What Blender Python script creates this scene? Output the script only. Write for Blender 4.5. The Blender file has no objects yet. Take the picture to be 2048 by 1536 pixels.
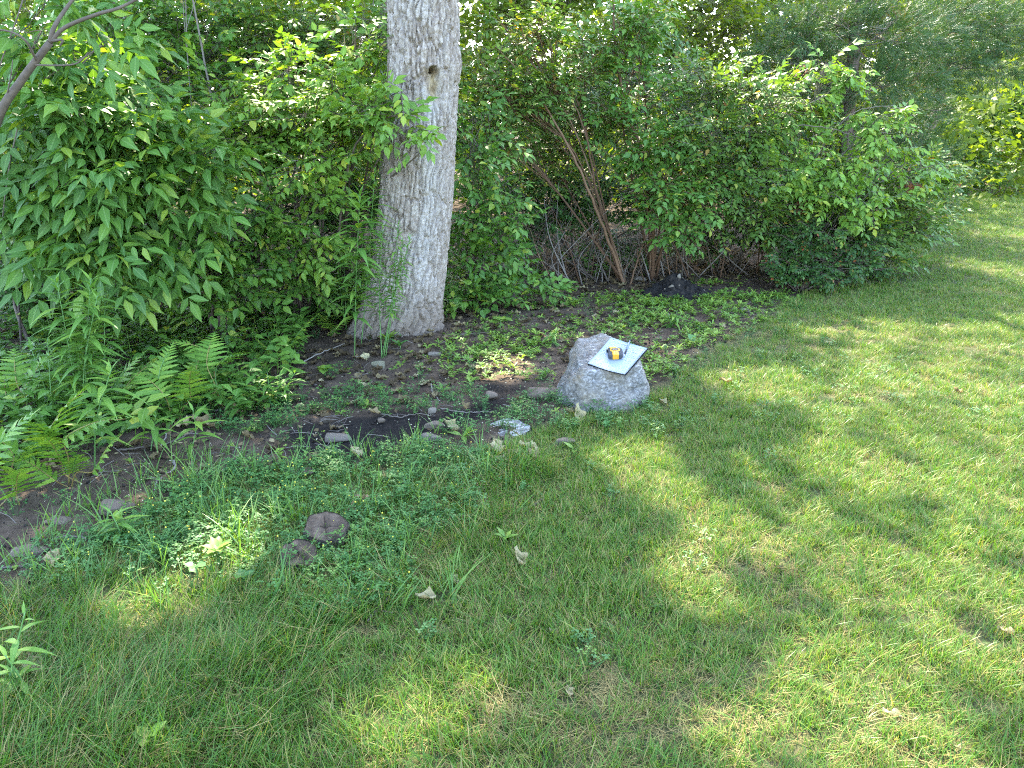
import bpy, math, random
import numpy as np
from mathutils import Matrix, Vector, noise as mnoise

random.seed(7)
rng = np.random.default_rng(7)
scene = bpy.context.scene
COL = scene.collection

# ------------------------------------------------------------------ camera
FPX, PITCH, CAMH = 1538.0, math.radians(18.6), 1.6
CAM = np.array([0.0, 0.0, CAMH])
FW = np.array([0, math.cos(PITCH), -math.sin(PITCH)])
UP = np.array([0, math.sin(PITCH), math.cos(PITCH)])
RT = np.array([1.0, 0, 0])
cam_data = bpy.data.cameras.new('camera')
cam_data.sensor_fit = 'HORIZONTAL'
cam_data.sensor_width = 36.0
cam_data.lens = 36.0 * FPX / 2048.0
cam_data.clip_start = 0.05
cam_data.clip_end = 500
cam = bpy.data.objects.new('camera', cam_data)
cam.location = (0, 0, CAMH)
cam.rotation_euler = (math.radians(90) - PITCH, 0, 0)
COL.objects.link(cam)
scene.camera = cam

# ------------------------------------------------------------------ light
SUN_EL = math.radians(50)
SAZ = np.array([-0.16, 0.987])                      # horizontal direction towards the sun
SUN = np.array([SAZ[0] * math.cos(SUN_EL), SAZ[1] * math.cos(SUN_EL), math.sin(SUN_EL)])
world = bpy.data.worlds.new('World')
scene.world = world
world.use_nodes = True
wn = world.node_tree
wn.nodes.clear()
sky = wn.nodes.new('ShaderNodeTexSky')
sky.sky_type = 'NISHITA'
sky.sun_disc = False
sky.sun_elevation = SUN_EL
sky.sun_rotation = math.atan2(SAZ[0], SAZ[1])
sky.air_density = 1.0
sky.dust_density = 1.5
sky.ozone_density = 1.0
bg = wn.nodes.new('ShaderNodeBackground')
bg.inputs['Strength'].default_value = 0.15
wo = wn.nodes.new('ShaderNodeOutputWorld')
wn.links.new(sky.outputs[0], bg.inputs[0])
wn.links.new(bg.outputs[0], wo.inputs[0])
sl = bpy.data.lights.new('sun', 'SUN')
sl.energy = 2.5
sl.angle = math.radians(0.53)
sl.color = (1.0, 0.92, 0.74)
so = bpy.data.objects.new('sun', sl)
so.rotation_euler = Vector(SUN.tolist()).to_track_quat('Z', 'Y').to_euler()
so.location = (-3, 16, 20)
COL.objects.link(so)
scene.view_settings.view_transform = 'Standard'
scene.view_settings.look = 'None'
scene.view_settings.gamma = 1.0
scene.view_settings.use_curve_mapping = False
scene.view_settings.exposure = 3.5
try:
    scene.cycles.max_bounces = 5
    scene.cycles.diffuse_bounces = 3
    scene.cycles.glossy_bounces = 2
    scene.cycles.transmission_bounces = 5
    scene.cycles.use_denoising = False
    scene.cycles.filter_width = 1.1
except Exception:
    pass

# ------------------------------------------------------------------ helpers
def hash3(ix, iy, iz, s=0):
    h = (ix.astype(np.int64) * 374761393 + iy.astype(np.int64) * 668265263 + iz.astype(np.int64) * 2147483647 + s * 974711) & 0xffffffff
    h = ((h ^ (h >> 13)) * 1274126177) & 0xffffffff
    h = h ^ (h >> 16)
    return (h & 0xffff) / 65535.0

def vnoise(p, s=0):
    """smooth value noise, p (N,2|3) -> 0..1"""
    p = np.asarray(p, float)
    if p.shape[1] == 2:
        p = np.c_[p, np.zeros(len(p))]
    i = np.floor(p)
    f = p - i
    f = f * f * (3 - 2 * f)
    i = i.astype(np.int64)
    r = 0
    for dx in (0, 1):
        for dy in (0, 1):
            for dz in (0, 1):
                w = (f[:, 0] if dx else 1 - f[:, 0]) * (f[:, 1] if dy else 1 - f[:, 1]) * (f[:, 2] if dz else 1 - f[:, 2])
                r = r + w * hash3(i[:, 0] + dx, i[:, 1] + dy, i[:, 2] + dz, s)
    return r

def fbm(p, s=0, o=4):
    p = np.asarray(p, float)
    r, a, t = 0, 1.0, 0
    for k in range(o):
        r = r + a * vnoise(p * 2 ** k, s + k)
        t += a
        a *= .5
    return r / t

def sstep(a, b, x):
    t = np.clip((x - a) / (b - a), 0, 1)
    return t * t * (3 - 2 * t)

def terrain(x, y):
    x = np.asarray(x, float)
    y = np.asarray(y, float)
    p = np.stack([x.ravel(), y.ravel()], 1)
    z = (0.05 * (fbm(p * 0.6, 3, 2) - .5) + 0.02 * (fbm(p * 2.5, 5, 2) - .5)).reshape(x.shape)
    z = z - 0.9 * sstep(17.6, 23, y) + 1.9 * sstep(24, 46, y)
    z = z + 0.06 * np.exp(-((x + .75) ** 2 + (y - 6.0) ** 2) / .5)
    return z

def ray(px, py):
    d = FW + RT * (px - 1024) / FPX - UP * (py - 768) / FPX
    return d

def ground(px, py):
    d = ray(px, py)
    z = 0.0
    for _ in range(6):
        p = CAM + d * ((z - CAMH) / d[2])
        z = float(terrain(p[0], p[1]))
    return np.array([p[0], p[1], z])

def at(px, py, Y):
    d = ray(px, py)
    return CAM + d * (Y / d[1])

def proj(p):
    d = np.atleast_2d(p) - CAM
    z = d @ FW
    return np.stack([1024 + FPX * (d @ RT) / z, 768 - FPX * (d @ UP) / z, z], 1)

def tag(o, label=None, cat=None, group=None, kind=None):
    if label: o['label'] = label
    if cat: o['category'] = cat
    if group: o['group'] = group
    if kind: o['kind'] = kind
    return o

def empty(name, loc, label, cat, group=None):
    o = bpy.data.objects.new(name, None)
    o.empty_display_size = 0.1
    o.location = loc
    COL.objects.link(o)
    return tag(o, label, cat, group)

def mesh_np(name, V, F, mats=(), uv=None, rnd=None, smooth=False, attrs=None, fmat=None):
    V = np.asarray(V, np.float32)
    F = np.asarray(F, np.int32)
    me = bpy.data.meshes.new(name)
    k = F.shape[1]
    me.vertices.add(len(V))
    me.vertices.foreach_set('co', V.ravel())
    me.loops.add(F.size)
    me.loops.foreach_set('vertex_index', F.ravel())
    me.polygons.add(len(F))
    me.polygons.foreach_set('loop_start', np.arange(0, F.size, k, dtype=np.int32))
    if smooth:
        me.polygons.foreach_set('use_smooth', np.ones(len(F), bool))
    if fmat is not None:
        me.polygons.foreach_set('material_index', np.asarray(fmat, np.int32))
    if uv is not None:
        l = me.uv_layers.new(name='UVMap')
        l.data.foreach_set('uv', np.asarray(uv, np.float32)[F.ravel()].ravel())
    if rnd is not None:
        a = me.attributes.new('rnd', 'FLOAT', 'POINT')
        a.data.foreach_set('value', np.asarray(rnd, np.float32))
    for kk, vv in (attrs or {}).items():
        a = me.attributes.new(kk, 'FLOAT', 'POINT')
        a.data.foreach_set('value', np.asarray(vv, np.float32))
    me.update(calc_edges=True)
    for m in mats:
        me.materials.append(m)
    return me

def obj(name, me, parent=None, M=None, loc=None):
    o = bpy.data.objects.new(name, me)
    COL.objects.link(o)
    if parent is not None:
        o.parent = parent
    if M is not None:
        o.matrix_basis = M
    if loc is not None:
        o.location = loc
    return o

class Buf:
    """collects triangles"""
    def __init__(s):
        s.V, s.F, s.U, s.R, s.n, s.M = [], [], [], [], 0, []
    def add(s, V, F, U=None, r=0.0, m=0):
        V = np.asarray(V, float)
        F = np.asarray(F, int)
        s.V.append(V); s.F.append(F + s.n)
        s.U.append(np.zeros((len(V), 2)) if U is None else np.asarray(U))
        s.R.append(np.full(len(V), r) if np.isscalar(r) else np.asarray(r))
        s.M.append(np.full(len(F), m))
        s.n += len(V)
    def mesh(s, name, mats, smooth=False, off=None):
        V = np.concatenate(s.V)
        if off is not None: V = V - np.asarray(off)
        return mesh_np(name, V, np.concatenate(s.F), mats, np.concatenate(s.U), np.concatenate(s.R), smooth, None, np.concatenate(s.M))

def tube(pts, rad, n=6, cap=True):
    pts = np.asarray(pts, float)
    rad = np.broadcast_to(np.asarray(rad, float), (len(pts),))
    T = np.gradient(pts, axis=0)
    T /= np.linalg.norm(T, axis=1)[:, None] + 1e-9
    ref = np.array([0, 0, 1.0]) if abs(T[0, 2]) < .8 else np.array([0.3, 1.0, 0])
    A = np.cross(T, ref); A /= np.linalg.norm(A, axis=1)[:, None] + 1e-9
    B = np.cross(T, A)
    th = np.arange(n) * 2 * math.pi / n
    V = pts[:, None, :] + rad[:, None, None] * (A[:, None, :] * np.cos(th)[None, :, None] + B[:, None, :] * np.sin(th)[None, :, None])
    V = V.reshape(-1, 3)
    k = len(pts)
    i, j = np.meshgrid(np.arange(k - 1), np.arange(n), indexing='ij')
    a = i * n + j; b = i * n + (j + 1) % n; c = a + n; d = b + n
    F = np.concatenate([np.stack([a, b, d], -1).reshape(-1, 3), np.stack([a, d, c], -1).reshape(-1, 3)])
    if cap:
        e = len(V)
        V = np.concatenate([V, pts[[0, -1]]])
        q = np.arange(n)
        F = np.concatenate([F, np.stack([np.full(n, e), (q + 1) % n, q], 1), np.stack([np.full(n, e + 1), (k - 1) * n + q, (k - 1) * n + (q + 1) % n], 1)])
    return V, F

def bez(pts, n=12):
    """Catmull-Rom through pts"""
    P = np.asarray(pts, float)
    P = np.concatenate([[2 * P[0] - P[1]], P, [2 * P[-1] - P[-2]]])
    out = []
    m = len(P) - 3
    for s in range(m):
        p0, p1, p2, p3 = P[s:s + 4]
        t = np.linspace(0, 1, max(2, n // m + 1))[:, None]
        c = .5 * ((2 * p1) + (-p0 + p2) * t + (2 * p0 - 5 * p1 + 4 * p2 - p3) * t ** 2 + (-p0 + 3 * p1 - 3 * p2 + p3) * t ** 3)
        out.append(c if s == 0 else c[1:])
    return np.concatenate(out)

def euler_m(e):
    e = np.atleast_2d(e)
    cx, cy, cz = np.cos(e).T
    sx, sy, sz = np.sin(e).T
    M = np.zeros((len(e), 3, 3))
    M[:, 0, 0] = cy * cz; M[:, 0, 1] = sx * sy * cz - cx * sz; M[:, 0, 2] = cx * sy * cz + sx * sz
    M[:, 1, 0] = cy * sz; M[:, 1, 1] = sx * sy * sz + cx * cz; M[:, 1, 2] = cx * sy * sz - sx * cz
    M[:, 2, 0] = -sy; M[:, 2, 1] = sx * cy; M[:, 2, 2] = cx * cy
    return M

def frame_m(D, N):
    """matrices with +Y along D and +Z near N"""
    D = D / (np.linalg.norm(D, axis=1)[:, None] + 1e-9)
    X = np.cross(D, N); X /= np.linalg.norm(X, axis=1)[:, None] + 1e-9
    Z = np.cross(X, D)
    return np.stack([X, D, Z], 2)

# ------------------------------------------------------------------ materials
def nt(name):
    m = bpy.data.materials.new(name)
    m.use_nodes = True
    t = m.node_tree
    t.nodes.clear()
    o = t.nodes.new('ShaderNodeOutputMaterial')
    return m, t, o

def N(t, typ, **kw):
    n = t.nodes.new(typ)
    for k, v in kw.items():
        setattr(n, k, v)
    return n

def math_n(t, op, a, b=None):
    n = N(t, 'ShaderNodeMath', operation=op)
    for i, v in enumerate((a, b)):
        if v is None: continue
        if isinstance(v, (int, float)): n.inputs[i].default_value = v
        else: t.links.new(v, n.inputs[i])
    return n.outputs[0]

def mixc(t, fac, a, b, mode='MIX'):
    n = N(t, 'ShaderNodeMix', data_type='RGBA', blend_type=mode)
    for i, v in ((0, fac), (6, a), (7, b)):
        if isinstance(v, (int, float)): n.inputs[i].default_value = v
        elif isinstance(v, tuple): n.inputs[i].default_value = (*v, 1)
        else: t.links.new(v, n.inputs[i])
    return n.outputs[2]

def rnd_sock(t):
    a = N(t, 'ShaderNodeAttribute', attribute_name='rnd').outputs['Fac']
    b = N(t, 'ShaderNodeAttribute', attribute_name='tint', attribute_type='INSTANCER').outputs['Fac']
    c = N(t, 'ShaderNodeObjectInfo').outputs['Random']
    return math_n(t, 'FRACT', math_n(t, 'ADD', math_n(t, 'ADD', a, b), c))

def ramp(t, fac, stops):
    r = N(t, 'ShaderNodeValToRGB')
    e = r.color_ramp.elements
    while len(e) < len(stops): e.new(.5)
    for i, (p, c) in enumerate(stops):
        e[i].position = p
        e[i].color = (*c, 1)
    t.links.new(fac, r.inputs[0])
    return r.outputs[0]

def leafmat(name, stops, transl=.28, rough=.5, spec=.32, rib=.25, tboost=(1.6, 1.55, .5), warm=1.34):
    m, t, o = nt(name)
    c = ramp(t, rnd_sock(t), [(p_, (min(.9, r_ * warm), g_ * 1.04, b_ * .74)) for p_, (r_, g_, b_) in stops])
    uv = N(t, 'ShaderNodeUVMap')
    sp = N(t, 'ShaderNodeSeparateXYZ')
    t.links.new(uv.outputs[0], sp.inputs[0])
    d = math_n(t, 'ABSOLUTE', math_n(t, 'SUBTRACT', sp.outputs[0], .5))
    if rib:
        ribm = math_n(t, 'LESS_THAN', d, .05)
        v = math_n(t, 'FRACT', math_n(t, 'SUBTRACT', math_n(t, 'MULTIPLY', sp.outputs[1], 7.0), math_n(t, 'MULTIPLY', d, 5.0)))
        vm = math_n(t, 'MULTIPLY', math_n(t, 'LESS_THAN', v, .14), .4)
        f = math_n(t, 'MULTIPLY', math_n(t, 'MAXIMUM', ribm, vm), rib)
        c = mixc(t, f, c, (.30, .42, .16))
    b = N(t, 'ShaderNodeBsdfPrincipled')
    b.inputs['Roughness'].default_value = rough
    b.inputs['Specular IOR Level'].default_value = spec
    t.links.new(c, b.inputs['Base Color'])
    tr = N(t, 'ShaderNodeBsdfTranslucent')
    t.links.new(mixc(t, 1.0, c, tboost, 'MULTIPLY'), tr.inputs[0])
    mx = N(t, 'ShaderNodeMixShader')
    mx.inputs[0].default_value = transl
    t.links.new(b.outputs[0], mx.inputs[1]); t.links.new(tr.outputs[0], mx.inputs[2])
    t.links.new(mx.outputs[0], o.inputs[0])
    return m

def solid(name, stops, scale=8, rough=.8, bump=.3, bscale=40, detail=6, spec=.3, stretch=(1, 1, 1), use_rnd=False):
    m, t, o = nt(name)
    tc = N(t, 'ShaderNodeTexCoord')
    mp = N(t, 'ShaderNodeMapping')
    mp.inputs['Scale'].default_value = stretch
    t.links.new(tc.outputs['Object'], mp.inputs[0])
    n1 = N(t, 'ShaderNodeTexNoise')
    n1.inputs['Scale'].default_value = scale; n1.inputs['Detail'].default_value = detail
    t.links.new(mp.outputs[0], n1.inputs['Vector'])
    f = n1.outputs[0]
    if use_rnd:
        f = math_n(t, 'ADD', math_n(t, 'MULTIPLY', f, .5), math_n(t, 'MULTIPLY', rnd_sock(t), .5))
    c = ramp(t, f, stops)
    b = N(t, 'ShaderNodeBsdfPrincipled')
    b.inputs['Roughness'].default_value = rough
    b.inputs['Specular IOR Level'].default_value = spec
    t.links.new(c, b.inputs['Base Color'])
    if bump:
        n2 = N(t, 'ShaderNodeTexNoise')
        n2.inputs['Scale'].default_value = bscale; n2.inputs['Detail'].default_value = 8
        t.links.new(mp.outputs[0], n2.inputs['Vector'])
        bp = N(t, 'ShaderNodeBump')
        bp.inputs['Strength'].default_value = bump; bp.inputs['Distance'].default_value = .02
        t.links.new(n2.outputs[0], bp.inputs['Height'])
        t.links.new(bp.outputs[0], b.inputs['Normal'])
    t.links.new(b.outputs[0], o.inputs[0])
    return m

def plain(name, col, rough=.5, metal=0.0, spec=.4):
    m, t, o = nt(name)
    b = N(t, 'ShaderNodeBsdfPrincipled')
    b.inputs['Base Color'].default_value = (*col, 1)
    b.inputs['Roughness'].default_value = rough
    b.inputs['Metallic'].default_value = metal
    b.inputs['Specular IOR Level'].default_value = spec
    t.links.new(b.outputs[0], o.inputs[0])
    return m

M = {}
M['ash'] = leafmat('ash_leaf', [(0, (.040, .125, .030)), (.5, (.062, .175, .038)), (.85, (.085, .215, .040)), (1, (.16, .28, .045))])
M['viburnum'] = leafmat('viburnum_leaf', [(0, (.065, .170, .030)), (.5, (.100, .240, .038)), (.85, (.140, .300, .045)), (1, (.24, .34, .05))])
M['dogwood'] = leafmat('dogwood_leaf', [(0, (.040, .130, .026)), (.5, (.062, .180, .034)), (.9, (.090, .220, .038)), (1, (.22, .32, .05))])
M['honey'] = leafmat('honeysuckle_leaf', [(0, (.045, .125, .030)), (.5, (.075, .175, .042)), (.92, (.115, .225, .050)), (.97, (.22, .28, .06)), (1, (.20, .10, .035))], rib=.15)
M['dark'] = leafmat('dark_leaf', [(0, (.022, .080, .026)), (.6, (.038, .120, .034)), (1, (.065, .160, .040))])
M['rose'] = leafmat('rose_leaf', [(0, (.026, .085, .030)), (.6, (.042, .120, .038)), (.95, (.08, .18, .05)), (1, (.20, .06, .03))], rib=0)
M['juniper'] = leafmat('juniper_needle', [(0, (.028, .080, .036)), (.6, (.042, .110, .046)), (.95, (.065, .135, .050)), (1, (.13, .085, .040))], transl=.15, rib=0)
M['woods'] = leafmat('woods_leaf', [(0, (.055, .115, .022)), (.5, (.080, .155, .026)), (1, (.120, .200, .032))], transl=.42, rib=0, spec=.15)
M['lit'] = leafmat('maple_leaf', [(0, (.060, .130, .032)), (.6, (.085, .175, .042)), (1, (.140, .230, .055))], transl=.35, rib=.0, warm=1.12)
M['golden'] = leafmat('goldenrod_leaf', [(0, (.062, .180, .040)), (.6, (.090, .230, .048)), (1, (.140, .285, .050))], rib=.2)
M['fern'] = leafmat('fern_leaf', [(0, (.070, .190, .036)), (.6, (.095, .235, .042)), (1, (.150, .300, .050))], rib=.15)
M['weed'] = leafmat('weed_leaf', [(0, (.070, .175, .034)), (.6, (.105, .240, .044)), (1, (.170, .310, .055))], rib=.15)
M['clover'] = leafmat('clover_leaf', [(0, (.040, .140, .055)), (.7, (.060, .185, .065)), (1, (.105, .240, .060))], rib=0)
M['canopy'] = leafmat('canopy_leaf', [(0, (.05, .13, .028)), (1, (.08, .18, .035))], rib=0, transl=.25)
M['grass'] = leafmat('grass_blade', [(0, (.055, .135, .024)), (.35, (.080, .180, .030)), (.62, (.110, .215, .036)), (.82, (.150, .235, .045)), (.93, (.24, .24, .085)), (1, (.33, .27, .13))], transl=.35, rib=0, rough=.4, tboost=(1.35, 1.35, .55), warm=1.06)
M['longgrass'] = leafmat('long_grass_blade', [(0, (.050, .130, .024)), (.5, (.075, .175, .034)), (.85, (.115, .215, .045)), (.93, (.26, .23, .10)), (1, (.36, .29, .15))], transl=.35, rib=0, rough=.4, warm=1.06)
M['crab'] = leafmat('broad_grass_blade', [(0, (.060, .170, .055)), (.6, (.085, .215, .065)), (1, (.13, .26, .075))], transl=.35, rib=.2, rough=.4)
M['thatch'] = leafmat('thatch', [(0, (.16, .115, .055)), (.6, (.26, .20, .10)), (1, (.36, .29, .16))], transl=.15, rib=0, rough=.8, tboost=(1, 1, 1), warm=1.0)
M['dry'] = leafmat('dry_leaf', [(0, (.20, .135, .085)), (.5, (.33, .25, .18)), (1, (.45, .37, .28))], transl=.15, rib=.12, rough=.75, tboost=(1.2, 1, .8), warm=1.0)
M['litter'] = leafmat('leaf_litter', [(0, (.060, .038, .024)), (.5, (.12, .080, .050)), (.85, (.20, .145, .095)), (1, (.34, .27, .20))], transl=.1, rib=0, rough=.85, tboost=(1.2, 1, .8), warm=1.0)
M['rusty'] = leafmat('rusty_leaf', [(0, (.085, .035, .020)), (1, (.15, .060, .030))], transl=.3, rib=.1, tboost=(1.3, .9, .6))
M['yellow'] = leafmat('yellow_leaf', [(0, (.30, .33, .05)), (1, (.48, .42, .07))], transl=.4, rib=.1)
M['twig'] = solid('twig_bark', [(.3, (.075, .055, .042)), (.6, (.14, .105, .078)), (.8, (.20, .165, .13))], scale=30, bump=.2, use_rnd=True)
M['redcane'] = solid('red_cane_bark', [(.3, (.115, .062, .034)), (.6, (.185, .105, .058)), (.8, (.24, .15, .09))], scale=20, bump=.2, use_rnd=True)
M['greytwig'] = solid('grey_twig_bark', [(.3, (.12, .095, .075)), (.6, (.19, .158, .130)), (.8, (.26, .225, .19))], scale=25, bump=.2, use_rnd=True)
M['greenstem'] = plain('green_stem', (.095, .20, .05), .5)
M['fernstem'] = plain('fern_stipe', (.23, .17, .05), .5)
M['cedarbark'] = solid('cedar_bark', [(.3, (.085, .055, .042)), (.5, (.155, .105, .08)), (.75, (.24, .18, .145))], scale=10, bump=.8, bscale=22, stretch=(3, 3, .35))
M['greybark'] = solid('grey_bark', [(.3, (.11, .095, .08)), (.5, (.19, .165, .14)), (.75, (.29, .26, .225))], scale=9, bump=.7, bscale=25, stretch=(2, 2, .6))
M['stone'] = solid('stone', [(.3, (.085, .066, .048)), (.5, (.135, .108, .080)), (.7, (.20, .165, .125))], scale=12, bump=.35, bscale=60, use_rnd=True)
M['brownstone'] = solid('brown_stone', [(.3, (.105, .075, .052)), (.7, (.165, .125, .09))], scale=14, bump=.15, bscale=80)
M['mossstone'] = solid('mossy_stone', [(.3, (.10, .105, .045)), (.5, (.17, .15, .09)), (.7, (.25, .22, .17))], scale=14, bump=.4, bscale=60)
M['stumptop'] = solid('brown_stump_wood', [(.3, (.040, .026, .017)), (.5, (.085, .058, .038)), (.7, (.15, .108, .074))], scale=22, bump=.9, bscale=55)
M['stumpbark'] = solid('dark_stump_bark', [(.3, (.028, .022, .018)), (.6, (.065, .050, .036)), (.8, (.13, .10, .06))], scale=24, bump=1.0, bscale=50)
M['crumb'] = solid('soil_crumb', [(.3, (.020, .014, .011)), (.6, (.040, .029, .022)), (.8, (.075, .055, .042))], scale=30, bump=.6, use_rnd=True)
M['compost'] = solid('black_compost', [(.3, (.007, .006, .006)), (.5, (.016, .013, .011)), (.7, (.045, .034, .026))], scale=35, bump=1.0, bscale=70, rough=.95)

# ------------------------------------------------------------------ ground regions (unprojected to the ground once)
def gpoly(pts):
    return np.array([ground(*p)[:2] for p in pts])

def inside(P, poly):
    x, y = P[:, 0], P[:, 1]
    r = np.zeros(len(P), bool)
    n = len(poly)
    for i in range(n):
        x1, y1 = poly[i]; x2, y2 = poly[(i + 1) % n]
        if y1 == y2: continue
        c = ((y1 > y) != (y2 > y)) & (x < (x2 - x1) * (y - y1) / (y2 - y1) + x1)
        r ^= c
    return r

def segdist(P, poly, closed=True):
    d = np.full(len(P), 1e9)
    n = len(poly)
    for i in range(n if closed else n - 1):
        a = poly[i]; b = poly[(i + 1) % n]
        ab = b - a
        t = np.clip(((P - a) @ ab) / (ab @ ab + 1e-12), 0, 1)
        d = np.minimum(d, np.linalg.norm(P - a - t[:, None] * ab, axis=1))
    return d

def sdist(P, poly):
    """positive inside"""
    d = segdist(P, poly)
    return np.where(inside(P, poly), d, -d)

edge = gpoly([(-60, 1330), (0, 1215), (140, 1120), (330, 1000), (520, 935), (700, 940), (860, 915), (960, 900), (1060, 860), (1120, 835), (1240, 812), (1330, 765), (1400, 705), (1520, 640), (1590, 590), (1700, 575), (1770, 525), (1850, 440), (1893, 403)])
edge = np.concatenate([[[-14, .5]], [[-3.5, 1.6]], edge, [[10.6, 19.5], [12.5, 22.5], [13.5, 25], [19, 28], [26, 34], [60, 60]]])
BED = np.concatenate([edge, [[60, 130], [-70, 130], [-70, .5]]])
CLOVER = gpoly([(380, 960), (520, 925), (700, 935), (900, 900), (985, 930), (960, 1010), (860, 1080), (800, 1160), (700, 1230), (560, 1170), (330, 1150), (120, 1170), (60, 1140), (200, 1060)])
LONG = gpoly([(-300, 1560), (-300, 1250), (0, 1170), (330, 1130), (560, 1100), (800, 1000), (1000, 900), (1090, 950), (1000, 1080), (820, 1180), (640, 1280), (600, 1420), (500, 1600)])
COMPOST = gpoly([(545, 870), (600, 850), (700, 835), (900, 820), (980, 790), (960, 770), (1000, 760), (1060, 775), (1010, 830), (880, 870), (790, 890), (740, 915), (660, 925), (590, 910)])
WEEDY = gpoly([(900, 700), (980, 640), (1040, 610), (1280, 590), (1430, 570), (1560, 590), (1540, 640), (1420, 690), (1330, 760), (1260, 740), (1110, 720), (1090, 780), (980, 760), (900, 740)])

# ------------------------------------------------------------------ ground sheet
def axis(lo, a, b, hi, fine, coarse):
    def grow(s, e, sgn):
        r, st, x = [], fine, s
        while (x - e) * sgn < 0:
            st = min(st * 1.18, coarse)
            x = x + sgn * st
            r.append(x)
        return r
    return np.array(sorted(grow(a, lo, -1) + list(np.arange(a, b + 1e-6, fine)) + grow(b, hi, 1)))

ax = axis(-140, -4.2, 6.5, 160, .045, 8)
ay = axis(-60, .8, 10.5, 220, .045, 8)
GX, GY = np.meshgrid(ax, ay, indexing='ij')
GP = np.stack([GX.ravel(), GY.ravel()], 1)
nearm = (GP[:, 0] > -6) & (GP[:, 0] < 9) & (GP[:, 1] < 14)
bsd = sdist(GP, BED)
soil = sstep(-.06, .10, bsd + .16 * (fbm(GP * 5, 11, 3) - .5))
comp = np.zeros(len(GP))
csd = sdist(GP[nearm], COMPOST)
comp[nearm] = sstep(-.08, .10, csd + .22 * (fbm(GP[nearm] * 6, 12, 3) - .5))
GZ = terrain(GX, GY).ravel()
GZ = GZ + soil * np.where(nearm, .035 * (fbm(GP * 7, 13, 4) - .5) + .012 * (fbm(GP * 30, 14, 2) - .5), 0)
V = np.c_[GP, GZ]
nx, ny = len(ax), len(ay)
i, j = np.meshgrid(np.arange(nx - 1), np.arange(ny - 1), indexing='ij')
a = (i * ny + j).ravel()
F = np.stack([a, a + ny, a + ny + 1, a + 1], 1)

m, t, o = nt('ground')
tc = N(t, 'ShaderNodeTexCoord')
def noise_s(scale, detail=6, rough=.6):
    n = N(t, 'ShaderNodeTexNoise')
    n.inputs['Scale'].default_value = scale; n.inputs['Detail'].default_value = detail; n.inputs['Roughness'].default_value = rough
    t.links.new(tc.outputs['Object'], n.inputs['Vector'])
    return n.outputs[0]
sA = N(t, 'ShaderNodeAttribute', attribute_name='soil').outputs['Fac']
cA = N(t, 'ShaderNodeAttribute', attribute_name='compost').outputs['Fac']
lawn_c = ramp(t, noise_s(28), [(.3, (.050, .060, .022)), (.5, (.085, .095, .036)), (.72, (.15, .125, .060))])
soil_c = ramp(t, noise_s(9), [(.3, (.048, .032, .021)), (.5, (.085, .058, .038)), (.68, (.145, .102, .068))])
soil_c = mixc(t, math_n(t, 'MULTIPLY', ramp(t, noise_s(1.6), [(.45, (0, 0, 0)), (.65, (1, 1, 1))]), .45), soil_c, (.135, .100, .068))
comp_c = ramp(t, noise_s(40), [(.3, (.010, .008, .007)), (.55, (.020, .016, .013)), (.75, (.042, .033, .026))])
c = mixc(t, sA, lawn_c, mixc(t, cA, soil_c, comp_c))
b = N(t, 'ShaderNodeBsdfPrincipled')
b.inputs['Roughness'].default_value = .95
b.inputs['Specular IOR Level'].default_value = .15
t.links.new(c, b.inputs['Base Color'])
bp = N(t, 'ShaderNodeBump')
bp.inputs['Strength'].default_value = .9; bp.inputs['Distance'].default_value = .02
t.links.new(noise_s(60, 8, .7), bp.inputs['Height'])
t.links.new(bp.outputs[0], b.inputs['Normal'])
t.links.new(b.outputs[0], o.inputs[0])
g = obj('ground', mesh_np('ground', V, F, [m], None, None, True, {'soil': soil, 'compost': comp}))
tag(g, kind='structure')

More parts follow.
